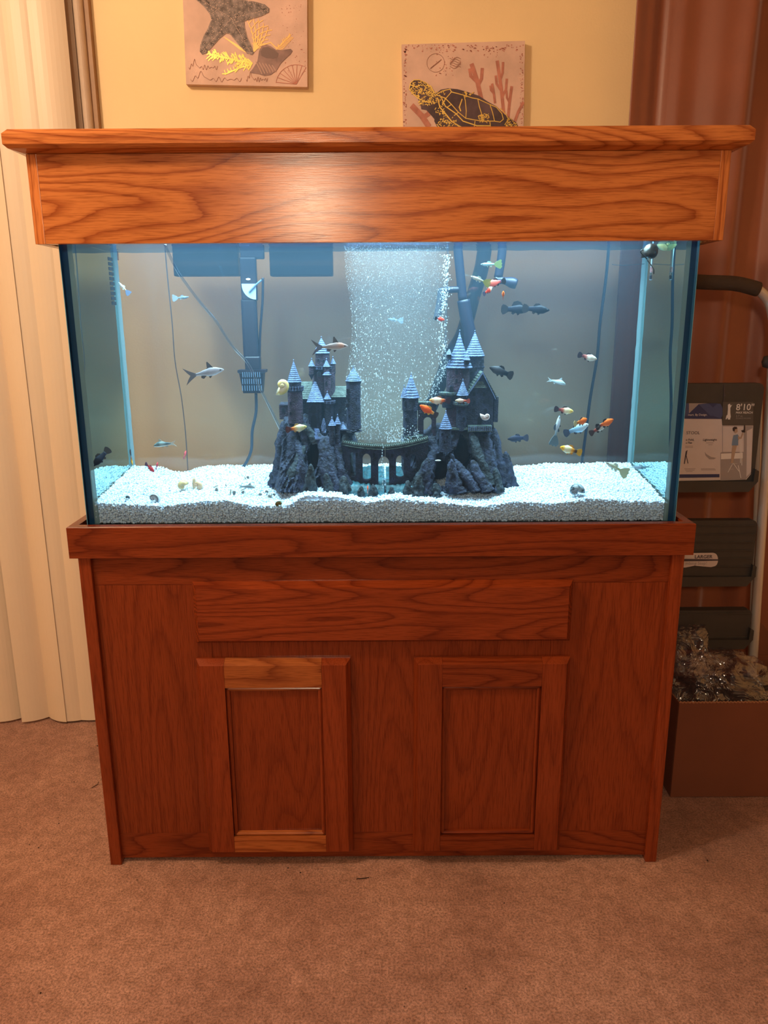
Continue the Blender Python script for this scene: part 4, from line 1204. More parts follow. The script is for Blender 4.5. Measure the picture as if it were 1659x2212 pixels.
# two black hang-on filter boxes outside the back pane
M['filter'] = simple('filter_box_plastic', (.010, .008, .020), .5)
for (x0, x1, lab) in [(375, 516, 'left black filter box hanging behind the aquarium glass'), (583, 719, 'right black filter box hanging behind the aquarium glass')]:
    a, b = P(x0, 597, .345), P(x1, 597, .345)
    fb = thing('filter_box', lab, 'filter', ((a.x + b.x) / 2, .385, a.z), 'filter boxes behind the tank')
    bbox('body', a.x, b.x, .345, .375, a.z, 1.40, M['filter'], fb, .004)
# intake tube with dial and strainer, inside against the back pane
it = thing('filter_intake', 'long black filter intake with slotted strainer standing at left of the castle', 'filter', (P(545, 850, .285).x, .285, P(545, 850, .285).z))
def ztube(x0, x1, y0, y1, Y, name, mat, parent, depth=.02, r=.004):
    a, b = P(x0, y1, Y), P(x1, y1, Y); t_ = P((x0 + x1) / 2, y0, Y)
    return bbox(name, a.x, b.x, Y - depth / 2, Y + depth / 2, a.z, t_.z, mat, parent, r, 3)
M['intake'] = simple('intake_black', (.004, .006, .018), .4)
ztube(520, 571, 530, 560, .283, 'upper_body', M['intake'], it); ztube(523, 557, 556, 650, .282, 'neck', M['intake'], it)
ztube(527, 560, 645, 775, .282, 'pipe', M['intake'], it, r=.006); ztube(531, 564, 770, 800, .281, 'collar', M['intake'], it, .022)
# strainer basket
a = P(549, 798, .278); b = P(549, 848, .278); sc = PXM(820, .278)
MB().loft([rect(b.x - 21 * sc, b.x + 19 * sc, .262, .292, b.z), rect(b.x - 27 * sc, b.x + 24 * sc, .258, .292, a.z - .008), rect(b.x - 30 * sc, b.x + 29 * sc, .256, .292, a.z - .006), rect(b.x - 30 * sc, b.x + 29 * sc, .256, .292, a.z)]).go('strainer', M['intake'], it)
slot = MB()
for row in range(3):
    for k in range(9):
        x = b.x + (-19 + 4.5 * k) * sc * (1 + .06 * (2 - row)); z = b.z + .006 + row * .0155
        slot.box(x - .0007, x + .0007, .2555 + .0012 * (2 - row), .262, z, z + .012)
o = slot.go('slot', simple('slot_pale', (.12, .20, .32), .5), it); o['kind'] = 'stuff'
# blue dial on the neck with lever
pts = [P(522, 613, .2715)]
for i in range(9):
    a_ = R(180 + 90 * i / 8); pts.append(P(553 + 31 * math.cos(a_), 613 - 34 * math.sin(a_), .2715))
pts.append(P(553, 613, .2715))
MB().prism([(p.x, p.z) for p in pts[1:]], .2705, .2725).go('dial', simple('pale_blue_dial', (.35, .55, .80), .4), it)
MB().tube([P(538, 631, .269), P(552, 616, .268), P(565, 605, .268)], .0022).go('lever', simple('blue_grey_lever', (.10, .17, .28), .4), it)
ptsb = [P(536 + 5 * math.cos(R(k * 30)), 603 + 2.2 * math.sin(R(k * 30)), .2705) for k in range(12)]
MB().prism([(p.x, p.z) for p in ptsb], .2700, .2718).go('badge', M['white'], it)
tube_thing('power_cord', 'black cord beside the filter intake at the back pane', 'cord', [(568, 600, .285), (567, 650, .285), (562, 720, .285), (560, 800, .287)], .0028, M['intake'])
tube_thing('power_cord', 'dark cord from the strainer curving down into the gravel', 'cord', [(553, 850, .275), (553, 890, .278), (545, 930, .28), (543, 970, .285), (534, 995, .29), (524, 1010, .295)], .0035, simple('blue_grey_cord', (.03, .05, .08), .5))
tube_thing('airline_tube', 'clear airline tube running diagonally down to the castle', 'tube', [(356, 528, .06), (375, 570, .07), (395, 603, .09), (430, 650, .11), (465, 692, .13), (500, 745, .14), (535, 785, .15), (560, 835, .16), (585, 885, .165), (607, 930, .17)], .0028, M['clear'])
tube_thing('airline_tube', 'thin clear airline tube upright beside the bubble curtain', 'tube', [(967, 528, .22), (966, 600, .22), (963, 700, .22), (962, 760, .22)], .0022, M['clear'])
tube_thing('power_cord', 'pale cord hanging behind the tank at the left', 'cord', [(355, 520, .36), (362, 600, .36), (372, 700, .36), (378, 780, .36), (392, 860, .36), (401, 940, .36), (406, 1020, .36)], .0013, simple('tan_cord', (.55, .38, .28), .5))
tube_thing('power_cord', 'dark blue cord hanging behind the tank at the right', 'cord', [(1316, 520, .345), (1309, 600, .345), (1296, 700, .345), (1290, 770, .345), (1275, 860, .345), (1266, 930, .345), (1255, 1015, .345)], .0036, simple('navy_cord', (.012, .022, .06), .5))
# black pipework at the right of the bubbles
pw = thing('filter_pipe', 'black return pipe with side branches behind the twin spires', 'filter', (P(1005, 730, .27).x, .27, P(1005, 730, .27).z))
def pipe(name, pts, r, mat='tube_black'): return MB().tube(smooth_path([P(*p) for p in pts], 5), r, 10).go(name, M[mat], pw, smooth=True)
M['tube_navy'] = simple('navy_pipe', (.004, .009, .030), .45)
pipe('pipe', [(988, 528, .265), (993, 580, .265), (1000, 650, .265)], .0105, 'tube_navy'); pipe('pipe', [(1001, 648, .265), (1008, 690, .265), (1016, 730, .265), (1022, 800, .265)], .0150, 'tube_navy')
pipe('branch', [(998, 625, .265), (975, 626, .262), (952, 628, .26)], .0072, 'tube_navy'); pipe('spout', [(954, 624, .26), (950, 655, .258), (943, 692, .255)], .0085, 'tube_navy')
hs = tube_thing('hose', 'wide dark hose slanting down behind the bubble curtain', 'hose', [(1049, 520, .345), (1040, 580, .345), (1022, 640, .345), (1000, 720, .345), (972, 770, .345), (950, 830, .345), (930, 880, .345)], .017, simple('slate_hose', (.008, .014, .035), .5), seg=12)
nz = thing('spray_nozzle', 'black elbow nozzle with flared end under the hood', 'filter', (P(1080, 600, .26).x, .26, P(1080, 600, .26).z))
MB().tube(smooth_path([P(1086, 528, .26), P(1082, 565, .26), P(1076, 600, .26)], 4), .0098, 10).go('pipe', M['tube_navy'], nz, smooth=True)
MB().tube(smooth_path([P(1070, 606, .258), P(1084, 606, .256), P(1100, 609, .252), P(1116, 614, .248)], 5), [.010, .010, .0095, .009, .0085, .008, .008, .008, .009, .010, .011, .012, .0125, .012, .0115, .010], 10).go('nozzle', M['tube_navy'], nz, smooth=True)
# thermometer strip on the back left corner
ts = thing('thermometer_strip', 'strip of dark dashes stuck at the back left corner', 'sticker', (P(253, 655, .30).x, .30, P(253, 655, .30).z))
for i in range(10):
    y0 = 556 + 10.6 * i; a, b = P(248.5 + .9 * i, y0 + 8, .2985), P(253 + .9 * i, y0, .2985)
    bbox('dash', -TX + TG + .0002, -TX + TG + .0010, .270, .297, P(252, y0 + 7.5, .285).z, P(252, y0, .285).z, simple('dash_ink', (.02, .025, .035), .5) if i == 0 else bpy.data.materials['dash_ink'], ts, 0)
# floating glass thermometer near the right side pane
th = thing('glass_thermometer', 'small clear glass thermometer with black stopper under the dark snail', 'thermometer', (P(1411, 606, .20).x, .20, P(1411, 606, .20).z))
a, b = P(1411, 530, .20), P(1411, 606, .20)
MB().lathe([(.0012, b.z), (.0034, b.z + .001), (.0040, b.z + .006), (.0036, b.z + .018), (.0034, a.z), (.0015, a.z + .001)], a.x, .20, 12).go('tube', M['clear'], th, smooth=True)
MB().lathe([(.0022, b.z + .0025), (.0034, b.z + .010), (.0022, b.z + .011)], a.x, .20, 10).go('stopper', M['black'], th)
MB().lathe([(.002, b.z + .0012), (.003, b.z + .0022)], a.x, .20, 10).go('bulb', M['white'], th)
MB().lathe([(.0014, b.z + .016), (.0014, a.z)], a.x - .0008, .20, 8).go('scale_strip', M['white'], th)
MB().lathe([(.0030, b.z + .017), (.0030, b.z + .028)], a.x, .20, 10).go('red_band', simple('coral_band', (.55, .22, .20), .5), th)
tube_thing('loose_wire', 'thin dark wire lying level across the back pane under the hood', 'wire', [(1322, 571, .29), (1326, 572, .29), (1350, 573, .29), (1392, 570, .29)], .0007, M['black'], seg=6)
MB()
# ------------------------------------------------------------------ bubbles
rng = np.random.default_rng(3)
cs, rs, strch = [], [], []
def addb(px, py, Y, r, st):
    p = P(px, py, Y); cs.append((p.x, p.y, p.z)); rs.append(r); strch.append((1, 1, st))
xl = lambda y: 752 + 8 * math.sin(y * .02)
def xr(y): return 970 if y < 800 else 970 - (y - 800) * .62
for _ in range(15000):      # fine mist of the curtain
    y = rng.uniform(530, 955); a_ = xl(y); b_ = xr(y)
    if y > 925: a_ += (y - 925) * 1.2
    x = a_ + (b_ - a_) * rng.beta(.9, 1.15); addb(x, y, rng.uniform(.17, .27), rng.uniform(.0002, .00036), rng.uniform(1., 2.5))
for _ in range(1500):      # larger bubbles low down and at both sides
    y = 530 + 420 * rng.beta(3.4, 1.1); a_, b_ = xl(y), xr(y)
    x = a_ + (b_ - a_) * (rng.beta(1, 3) if rng.random() < .45 else rng.uniform(0, 1)); addb(x, y, rng.uniform(.16, .25), rng.uniform(.0004, .0013), rng.uniform(1.0, 2.0))
for _ in range(650):       # right-hand stream
    t_ = rng.random(); y = 950 - 400 * t_
    xc_ = 868 + (960 - 868) * min(1, t_ / .38) if t_ < .38 else 960 + 6 * math.sin(t_ * 8)
    addb(xc_ + rng.normal(0, 8 if t_ < .5 else 5), y, rng.uniform(.15, .2), rng.uniform(.0005, .0014), rng.uniform(1, 1.8))
for _ in range(260): addb(rng.uniform(835, 905), 955 - 35 * rng.random() ** 2, rng.uniform(.11, .15), rng.uniform(.0006, .0014), 1.2)
for k in range(16): addb(826 + rng.normal(0, 1.2), 960 + 100 * k / 16, .082, rng.uniform(.0009, .0016), rng.uniform(1.2, 3))
m, nt, out = newmat('air_bubble')
lw = N(nt, 'ShaderNodeLayerWeight', Blend=.35)
t_ = N(nt, 'ShaderNodeBsdfTransparent'); g_ = N(nt, 'ShaderNodeBsdfPrincipled', Roughness=.25); g_.inputs['Base Color'].default_value = (.80, .92, 1, 1)
mr = N(nt, 'ShaderNodeMapRange'); mr.inputs[3].default_value = .14; mr.inputs[4].default_value = .7
mx = nt.nodes.new('ShaderNodeMixShader'); L(nt, lw.outputs['Facing'], mr.inputs[0]); L(nt, mr.outputs[0], mx.inputs[0]); L(nt, t_.outputs[0], mx.inputs[1]); L(nt, g_.outputs[0], mx.inputs[2]); L(nt, mx.outputs[0], out.inputs[0])
bb_ = scatter('air_bubbles', np.array(cs), np.array(rs), m, stretch=np.array(strch), jitter=.02, origin=(.02, .2, .95)); bb_.location = (.02, .2, .95)
tag(bb_, 'curtain of rising white air bubbles between the castle towers', 'bubbles', kind='stuff')

m, nt, out = newmat('fine_bubble_mist')
v_ = N(nt, 'ShaderNodeVolumeScatter', Density=1.3); v_.inputs['Color'].default_value = (.80, .92, 1, 1)
t_ = N(nt, 'ShaderNodeBsdfTransparent'); L(nt, t_.outputs[0], out.inputs[0]); L(nt, v_.outputs[0], out.inputs['Volume'])
lo = []
for y in range(540, 960, 10):
    xm_, xw = (xl(y) + xr(y)) / 2, (xr(y) - xl(y)) / 2 - 4
    if y > 925: xm_ += (y - 925) * .6; xw -= (y - 925) * .6
    lo.append([P(xm_ + xw * math.cos(2 * math.pi * j / 20), y, .22) + Vector((0, .045 * math.sin(2 * math.pi * j / 20), 0)) for j in range(20)])
o = MB().loft(lo).go('mist', m, bb_, smooth=True); o['kind'] = 'stuff'
# ------------------------------------------------------------------ fish
def interp(stops, t):
    for (a, va), (b, vb) in zip(stops, stops[1:]):
        if t <= b:
            k = (t - a) / max(1e-6, b - a); k = min(1, max(0, k)); k = k * k * (3 - 2 * k)
            if hasattr(va, '__len__'): return tuple(x + (y - x) * k for x, y in zip(va, vb))
            return va + (vb - va) * k
    return stops[-1][1]
KIND = {
 'platy': dict(top=[(0, .008), (.06, .045), (.2, .085), (.4, .125), (.6, .105), (.8, .066), (1, .056)], bot=[(0, .012), (.08, .050), (.25, .105), (.45, .145), (.62, .115), (.8, .062), (1, .054)], wid=.60, body=.78, tail='round', tw=.30),
 'molly': dict(top=[(0, .006), (.08, .04), (.25, .09), (.45, .12), (.65, .10), (.85, .07), (1, .062)], bot=[(0, .012), (.1, .055), (.3, .11), (.5, .12), (.7, .085), (.88, .062), (1, .058)], wid=.55, body=.78, tail='round', tw=.32),
 'guppy': dict(top=[(0, .006), (.08, .03), (.25, .055), (.5, .065), (.75, .045), (1, .034)], bot=[(0, .010), (.1, .04), (.3, .075), (.5, .07), (.7, .042), (1, .032)], wid=.7, body=.66, tail='fan', tw=.40),
 'shark': dict(top=[(0, .006), (.1, .045), (.28, .085), (.45, .098), (.65, .07), (.88, .034), (1, .03)], bot=[(0, .012), (.12, .045), (.35, .085), (.55, .08), (.75, .045), (.9, .03), (1, .03)], wid=.5, body=.74, tail='fork', tw=.40),
 'cory': dict(top=[(0, .01), (.1, .075), (.3, .14), (.5, .14), (.75, .085), (1, .05)], bot=[(0, .03), (.1, .06), (.3, .075), (.6, .065), (.85, .045), (1, .04)], wid=.75, body=.78, tail='fork', tw=.26),
}
def finpoly(name, poly, col, parent, y=0, th=.00045, mat='fin', rot=None):
    mb = MB().prism(poly, y - th, y + th)
    o = mesh(name, mb.v, mb.f, M[mat], parent, local=True, cols=col)
    return o
def fish(name, label, px, py, Y, Lpx, yaw, pitch, kind, cols, fin, tail, group='fish swimming in the aquarium', dors=None, roll=0, Lm=None, cat='fish', belly=None):
    p = P(px, py, Y); Lh = Lm or Lpx * PXM(py, Y); K = KIND[kind]
    t = thing(name, label, cat, p, group)
    t.rotation_euler = (Matrix.Rotation(R(yaw), 3, 'Z') @ Matrix.Rotation(R(-pitch), 3, 'Y') @ Matrix.Rotation(R(roll), 3, 'X')).to_euler()
    n, seg = 16, 12; vs, fs, cc = [], [], []; Bl = K['body'] * Lh; x0 = Lh * .5
    rr = random.Random(int(px * 7 + py))
    bend = rr.uniform(-.05, .05) * Lh
    HS = {'platy': 1.32, 'molly': 1.32, 'guppy': 1.15, 'shark': 1.18, 'cory': 1.12}[kind]
    for i in range(n + 1):
        s = i / n; tp, bt = interp(K['top'], s) * Lh * HS, interp(K['bot'], s) * Lh * HS
        w = (tp + bt) / 2 * K['wid'] * .88 * (1 if s < .55 else 1 - .55 * (s - .55) / .45) * (1 if s > .08 else .8)
        for j in range(seg):
            a = 2 * math.pi * j / seg; sn, cs_ = math.sin(a), math.cos(a)
            z = (tp if sn > 0 else bt) * sn
            vs.append((x0 - Bl * s, w * cs_ + bend * s * s, z))
            col = interp(cols, s)
            if belly and sn < -.2: col = tuple(x + (y_ - x) * min(1, (-sn - .2) * 1.4) for x, y_ in zip(col, belly))
            v_ = 1 + .16 * mnoise.noise((s * 22, j * 1.3, px)); cc.append(tuple(x * v_ for x in col))
    for i in range(n):
        for j in range(seg): a, b = i * seg + j, i * seg + (j + 1) % seg; fs.append((a, b, b + seg, a + seg))
    fs.append(tuple(range(seg))[::-1]); fs.append(tuple(n * seg + j for j in range(seg)))
    mesh('body', vs, fs, M['skin'], t, smooth=True, local=True, cols=cc)
    xe = x0 - Bl; e = bend; pd = K['top'][-1][1] * Lh * HS
    tl = Lh * (1 - K['body']) * 1.05; tw = K['tw'] * Lh / 2 * (1.1 if kind in ('platy', 'molly') else 1)
    if K['tail'] == 'round':
        poly = [(xe + .02 * Lh, pd), (xe - tl * .35, tw * .85), (xe - tl * .75, tw), (xe - tl * .97, tw * .55), (xe - tl, 0), (xe - tl * .97, -tw * .55), (xe - tl * .75, -tw), (xe - tl * .35, -tw * .85), (xe + .02 * Lh, -pd)]
    elif K['tail'] == 'fan':
        poly = [(xe + .02 * Lh, pd), (xe - tl * .3, tw * .7), (xe - tl * .8, tw * 1.1), (xe - tl * .95, tw * .9), (xe - tl * .88, tw * .5), (xe - tl * 1.02, tw * .2), (xe - tl * .92, -tw * .15), (xe - tl * 1.02, -tw * .5), (xe - tl * .9, -tw * .8), (xe - tl * .75, -tw * 1.05), (xe - tl * .3, -tw * .7), (xe + .02 * Lh, -pd)]
    else:
        poly = [(xe + .02 * Lh, pd), (xe - tl * .5, tw * .62), (xe - tl * 1.02, tw * 1.1), (xe - tl * .72, tw * .45), (xe - tl * .45, 0), (xe - tl * .72, -tw * .45), (xe - tl * 1.02, -tw * 1.1), (xe - tl * .5, -tw * .62), (xe + .02 * Lh, -pd)]
    finpoly('tail_fin', poly, tail, t, e)
    dt = lambda s: interp(K['top'], s) * Lh * HS * .9
    db = lambda s: interp(K['bot'], s) * Lh * HS * .9
    X = lambda s: x0 - Bl * s
    dors = dors or kind
    if dors == 'shark': poly = [(X(.34), dt(.34)), (X(.50), dt(.4) + .17 * Lh), (X(.54), dt(.4) + .16 * Lh), (X(.56), dt(.6) + .04 * Lh), (X(.62), dt(.62))]
    elif dors == 'sail': poly = [(X(.28), dt(.28)), (X(.38), dt(.4) + .09 * Lh), (X(.55), dt(.5) + .15 * Lh), (X(.72), dt(.6) + .13 * Lh), (X(.82), dt(.8) + .03 * Lh), (X(.78), dt(.78))]
    elif dors == 'cory': poly = [(X(.3), dt(.3)), (X(.36), dt(.36) + .15 * Lh), (X(.42), dt(.4) + .12 * Lh), (X(.55), dt(.55))]
    else: poly = [(X(.42), dt(.42)), (X(.52), dt(.5) + .075 * Lh), (X(.68), dt(.6) + .085 * Lh), (X(.78), dt(.78) + .025 * Lh), (X(.72), dt(.72))]
    finpoly('dorsal_fin', poly, fin, t, e * .25)
    finpoly('anal_fin', [(X(.62), -db(.62)), (X(.74), -db(.7) - .085 * Lh), (X(.82), -db(.8) - .06 * Lh), (X(.80), -db(.8))], fin, t, e * .5)
    finpoly('pelvic_fin', [(X(.42), -db(.42)), (X(.52), -db(.5) - .07 * Lh), (X(.56), -db(.55) - .03 * Lh), (X(.54), -db(.54))], fin, t, 0)
    if Lpx > 24:
        er = .018 * Lh if kind != 'shark' else .020 * Lh
        for sd in (-1, 1):
            s = .12; w = (interp(K['top'], s) + interp(K['bot'], s)) / 2 * Lh * K['wid'] * .98
            xe_, ze_ = X(.12), interp(K['top'], .12) * Lh * .25
            mb = MB().lathe([(er * .2, -er), (er * .75, -er * .6), (er, 0), (er * .75, er * .6), (er * .2, er)], 0, 0, 10)
            mesh('eye', [(v.x + xe_, v.y + sd * w, v.z + ze_) for v in mb.v], mb.f, M['eye'], t, smooth=True, local=True)
            finpoly('pectoral_fin', [(X(.27), -.01 * Lh), (X(.42), .015 * Lh), (X(.45), -.03 * Lh), (X(.36), -.05 * Lh)], fin, t, sd * w * 1.25)
    if kind == 'cory':
        for sd in (-1, 1): finpoly('barbel', [(X(.02), -.02 * Lh), (X(-.05), -.06 * Lh), (X(-.04), -.065 * Lh), (X(.05), -.035 * Lh)], fin, t, sd * .01 * Lh)
    return t
OR, RD, WH, YL, BK, SV, BL = (.85, .16, .02), (.80, .07, .035), (.72, .70, .60), (.80, .62, .12), (.004, .005, .010), (.34, .36, .40), (.30, .52, .68)
DR = (.22, .035, .02)
def st(*a): return list(a)
BLKS = [(0, BK), (1, (.006, .008, .02))]
SH = [(0, (.30, .26, .27)), (.3, (.27, .23, .25)), (1, (.20, .19, .22))]
fish('bala_shark', 'silver tricolour shark minnow with black fin edges swimming alone at mid left', 442, 806, .13, 84, 8, 10, 'shark', SH, (.05, .05, .06), (.10, .10, .12), belly=(.72, .74, .76))
fish('bala_shark', 'silver tricolour shark minnow crossing the pointed roof of the tall keep', 713, 749, .08, 78, 6, 2, 'shark', [(0, (.30, .26, .27)), (.25, (.42, .20, .14)), (.5, (.32, .24, .23)), (1, (.24, .22, .23))], (.10, .10, .11), (.12, .12, .14), belly=(.72, .70, .66))
fish('molly', 'black molly slanting head down beside the left glass corner', 218, 988, .07, 52, 215, -42, 'molly', BLKS, BK, BK, roll=20)
fish('molly', 'black molly with raised fin just right of the spires, nose up left', 1083, 803, .15, 58, 192, 20, 'molly', [(0, BK), (.3, (.05, .05, .06)), (1, BK)], BK, BK)
fish('molly', 'dark molly with forked tail hovering right of the castle rocks', 1119, 947, .22, 46, 184, -2, 'cory' if False else 'molly', [(0, (.03, .035, .06)), (1, (.02, .025, .06))], (.03, .035, .07), (.03, .035, .07))
fish('molly', 'big black sailfin molly, the left of the overlapping pair', 1113, 668, .20, 62, 6, 0, 'molly', BLKS, BK, BK, dors='sail')
fish('molly', 'black molly with pointed nose, the right of the overlapping pair', 1158, 668, .18, 58, -4, -4, 'molly', BLKS, BK, BK)
fish('guppy', 'pale blue guppy with green tail below the hood', 1061, 571, .10, 46, 184, 0, 'guppy', [(0, (.35, .55, .65)), (.5, (.42, .72, .85)), (1, (.40, .70, .70))], (.45, .70, .60), (.32, .48, .22))
fish('guppy', 'white guppy with olive tail in front of the red platy', 1038, 605, .09, 46, 186, 20, 'guppy', [(0, (.60, .66, .66)), (.5, (.60, .62, .55)), (1, (.45, .48, .34))], (.5, .6, .55), (.32, .33, .10))
fish('platy', 'coral red platy beside the black nozzle', 1072, 610, .13, 42, 185, -10, 'platy', [(0, (.85, .18, .12)), (.75, (.80, .13, .10)), (1, (.05, .05, .09))], BK, BK)
fish('platy', 'small orange and white platy under the white guppy', 1054, 628, .11, 24, 40, 30, 'platy', [(0, WH), (.3, (.85, .6, .4)), (.5, RD), (1, RD)], (.2, .1, .1), (.05, .06, .12), Lm=.030)
fish('platy', 'orange platy facing the glass above the molly pair', 1087, 637, .11, 20, 262, 25, 'platy', [(0, OR), (1, OR)], OR, (.5, .15, .1), Lm=.030)
fish('platy', 'small coral red platy beside the branch pipe spout', 950, 689, .14, 24, 25, -10, 'platy', [(0, RD), (.8, RD), (1, (.1, .1, .2))], (.6, .08, .06), BK)
fish('platy', 'white and wine red platy with black tail in front of the navy cord', 1269, 771, .14, 42, -6, -14, 'platy', [(0, (.60, .50, .40)), (.2, WH), (.55, WH), (.75, (.40, .12, .10)), (1, (.10, .03, .04))], (.04, .03, .05), (.02, .015, .035))
fish('platy', 'cream yellow platy with dark red tail right of the castle', 1218, 886, .14, 42, -4, -8, 'platy', [(0, (.75, .60, .32)), (.15, YL), (.35, (.78, .75, .45)), (.55, (.70, .60, .40)), (.72, (.45, .10, .07)), (1, (.12, .03, .04))], (.07, .04, .05), (.03, .02, .04))
fish('molly', 'pale silver blue fish hanging upright with its tail down', 1202, 930, .13, 66, 30, 78, 'guppy', [(0, (.10, .14, .20)), (.12, (.55, .64, .72)), (.5, (.50, .60, .70)), (1, (.22, .32, .40))], (.05, .08, .12), (.10, .16, .20), dors='molly')
fish('platy', 'bluish white platy with dark tail half hidden by an orange one', 1245, 927, .16, 56, 0, 22, 'platy', [(0, (.55, .62, .65)), (.3, (.50, .62, .68)), (.6, (.34, .56, .72)), (1, (.12, .20, .30))], (.05, .06, .1), (.03, .045, .09))
fish('platy', 'round orange red platy in front of the bluish white one', 1255, 911, .11, 30, 40, 10, 'platy', [(0, OR), (.6, OR), (1, (.5, .2, .05))], (.08, .05, .05), (.6, .5, .25), Lm=.044)
fish('platy', 'bright orange platy with black tail at far right of its cluster', 1307, 915, .12, 46, 22, 20, 'platy', [(0, OR), (.75, OR), (1, (.15, .03, .02))], BK, BK)
fish('platy', 'grey white platy with brown red tail under the bright orange one', 1292, 926, .13, 44, 10, 30, 'platy', [(0, (.30, .30, .30)), (.3, (.66, .68, .64)), (.6, (.52, .45, .36)), (.78, (.38, .07, .04)), (1, (.08, .02, .02))], BK, (.05, .02, .02))
fish('platy', 'golden yellow platy with white flank nearest the zebra snail', 1233, 972, .09, 50, 186, 16, 'platy', [(0, (.90, .42, .02)), (.18, (.88, .48, .04)), (.3, (.85, .80, .55)), (.55, (.85, .78, .45)), (.7, (.85, .35, .03)), (.9, (.06, .04, .03)), (1, (.06, .04, .03))], (.75, .38, .06), (.72, .40, .03))
fish('guppy', 'slim greenish guppy nosing up over the gravel at right', 1333, 1012, .10, 62, 192, 28, 'guppy', [(0, (.25, .25, .22)), (.15, (.60, .66, .58)), (.6, (.52, .60, .42)), (1, (.36, .40, .16))], (.5, .55, .4), (.42, .45, .20))
fish('corydoras', 'grey catfish resting on gravel by the right glass corner', 1377, 1010, .235, 30, -8, -10, 'cory', [(0, (.14, .18, .24)), (1, (.20, .26, .32))], (.35, .42, .45), (.4, .5, .52), belly=(.5, .55, .58))
fish('corydoras', 'grey catfish resting on gravel near the small snails', 533, 1052, .10, 36, -6, -4, 'cory', [(0, (.22, .25, .25)), (.4, (.17, .20, .21)), (1, (.20, .23, .24))], (.30, .36, .36), (.35, .42, .42), belly=(.75, .76, .72))
fish('corydoras', 'pale spotted catfish swimming at left above the gravel', 356, 960, .12, 48, 184, -6, 'cory', [(0, (.20, .30, .30)), (.3, (.10, .16, .18)), (.45, (.26, .34, .34)), (.8, (.08, .12, .14)), (1, (.16, .2, .2))], (.45, .5, .45), (.6, .65, .6), belly=(.72, .74, .66))
fish('corydoras', 'faint grey blue catfish swimming high at right', 1202, 825, .22, 40, -10, -14, 'cory', [(0, (.28, .38, .42)), (.5, (.40, .50, .52)), (1, (.36, .46, .5))], (.4, .5, .55), (.45, .55, .58), belly=(.5, .6, .62))
fish('molly', 'blurred blue grey fish near the left filter box', 390, 643, .24, 36, 0, 4, 'guppy', [(0, (.12, .17, .22)), (1, (.18, .24, .28))], (.2, .26, .3), (.25, .3, .33), dors='molly')
fish('molly', 'dim grey fish inside the bubble curtain', 854, 691, .27, 34, 182, 6, 'guppy', [(0, (.10, .16, .22)), (1, (.14, .22, .28))], (.15, .22, .3), (.15, .22, .3), dors='molly')
fish('guppy', 'small white guppy heading up by the back left corner', 268, 623, .15, 28, 215, 50, 'guppy', [(0, (.35, .45, .5)), (.4, (.85, .88, .85)), (1, (.55, .62, .45))], (.6, .65, .6), (.16, .22, .36), Lm=.032)
fish('platy', 'slim orange platy with black tail above the left gravel edge', 283, 989, .12, 32, 300, -58, 'guppy', [(0, (.70, .40, .04)), (.5, (.80, .40, .02)), (.8, (.35, .10, .04)), (1, (.04, .03, .05))], (.3, .1, .05), (.03, .03, .06), dors='molly', Lm=.036)
fish('platy', 'crimson platy with dark tail over the left gravel', 324, 1010, .12, 28, -35, -30, 'platy', [(0, (.62, .05, .06)), (.8, (.50, .04, .06)), (1, (.1, .03, .1))], (.3, .04, .06), (.08, .03, .10), Lm=.032)
fish('platy', 'tiny crimson fry right of the crimson platy', 339, 1006, .15, 14, 75, 60, 'platy', [(0, (.6, .06, .07)), (1, (.4, .05, .07))], (.4, .05, .07), (.3, .05, .08), Lm=.018)
fish('platy', 'small crimson fry seen end on beside the pale cord', 399, 982, .22, 16, 78, 40, 'platy', [(0, (.6, .08, .08)), (1, (.5, .07, .08))], (.4, .07, .08), (.4, .08, .1), Lm=.024)
fish('platy', 'vivid red orange platy at the parapet left of the arch', 926, 887, .10, 46, 190, 32, 'platy', [(0, (.90, .11, .01)), (.7, (.90, .11, .01)), (1, (.7, .35, .08))], (.75, .50, .10), (.05, .04, .06))
fish('platy', 'orange and white platy over the round castle platform', 950, 865, .10, 46, 184, 2, 'platy', [(0, (.80, .38, .08)), (.2, (.82, .45, .20)), (.35, (.82, .74, .60)), (.6, (.82, .66, .48)), (.8, (.80, .16, .03)), (1, (.10, .03, .04))], (.35, .16, .10), (.05, .02, .04))
fish('platy', 'cream platy with black belly and red tail before the front turret', 999, 866, .10, 32, 178, 2, 'platy', [(0, (.6, .45, .3)), (.3, (.74, .64, .48)), (.6, (.66, .50, .42)), (.85, (.60, .12, .06)), (1, (.45, .08, .05))], (.04, .03, .04), (.5, .10, .08), belly=(.05, .04, .05))
fish('platy', 'pale yellow platy with orange tail before the left rock', 640, 925, .09, 46, 4, 8, 'platy', [(0, (.50, .38, .10)), (.25, (.62, .58, .30)), (.5, (.72, .74, .55)), (.66, (.74, .50, .22)), (.8, (.70, .20, .04)), (1, (.10, .02, .02))], (.50, .34, .12), (.10, .02, .015))
fish('platy', 'tiny red fry in front of the bridge foot', 794, 1057, .062, 16, 80, 70, 'platy', [(0, (.80, .10, .03)), (1, (.5, .1, .05))], (.7, .1, .05), (.5, .2, .2), Lm=.018)

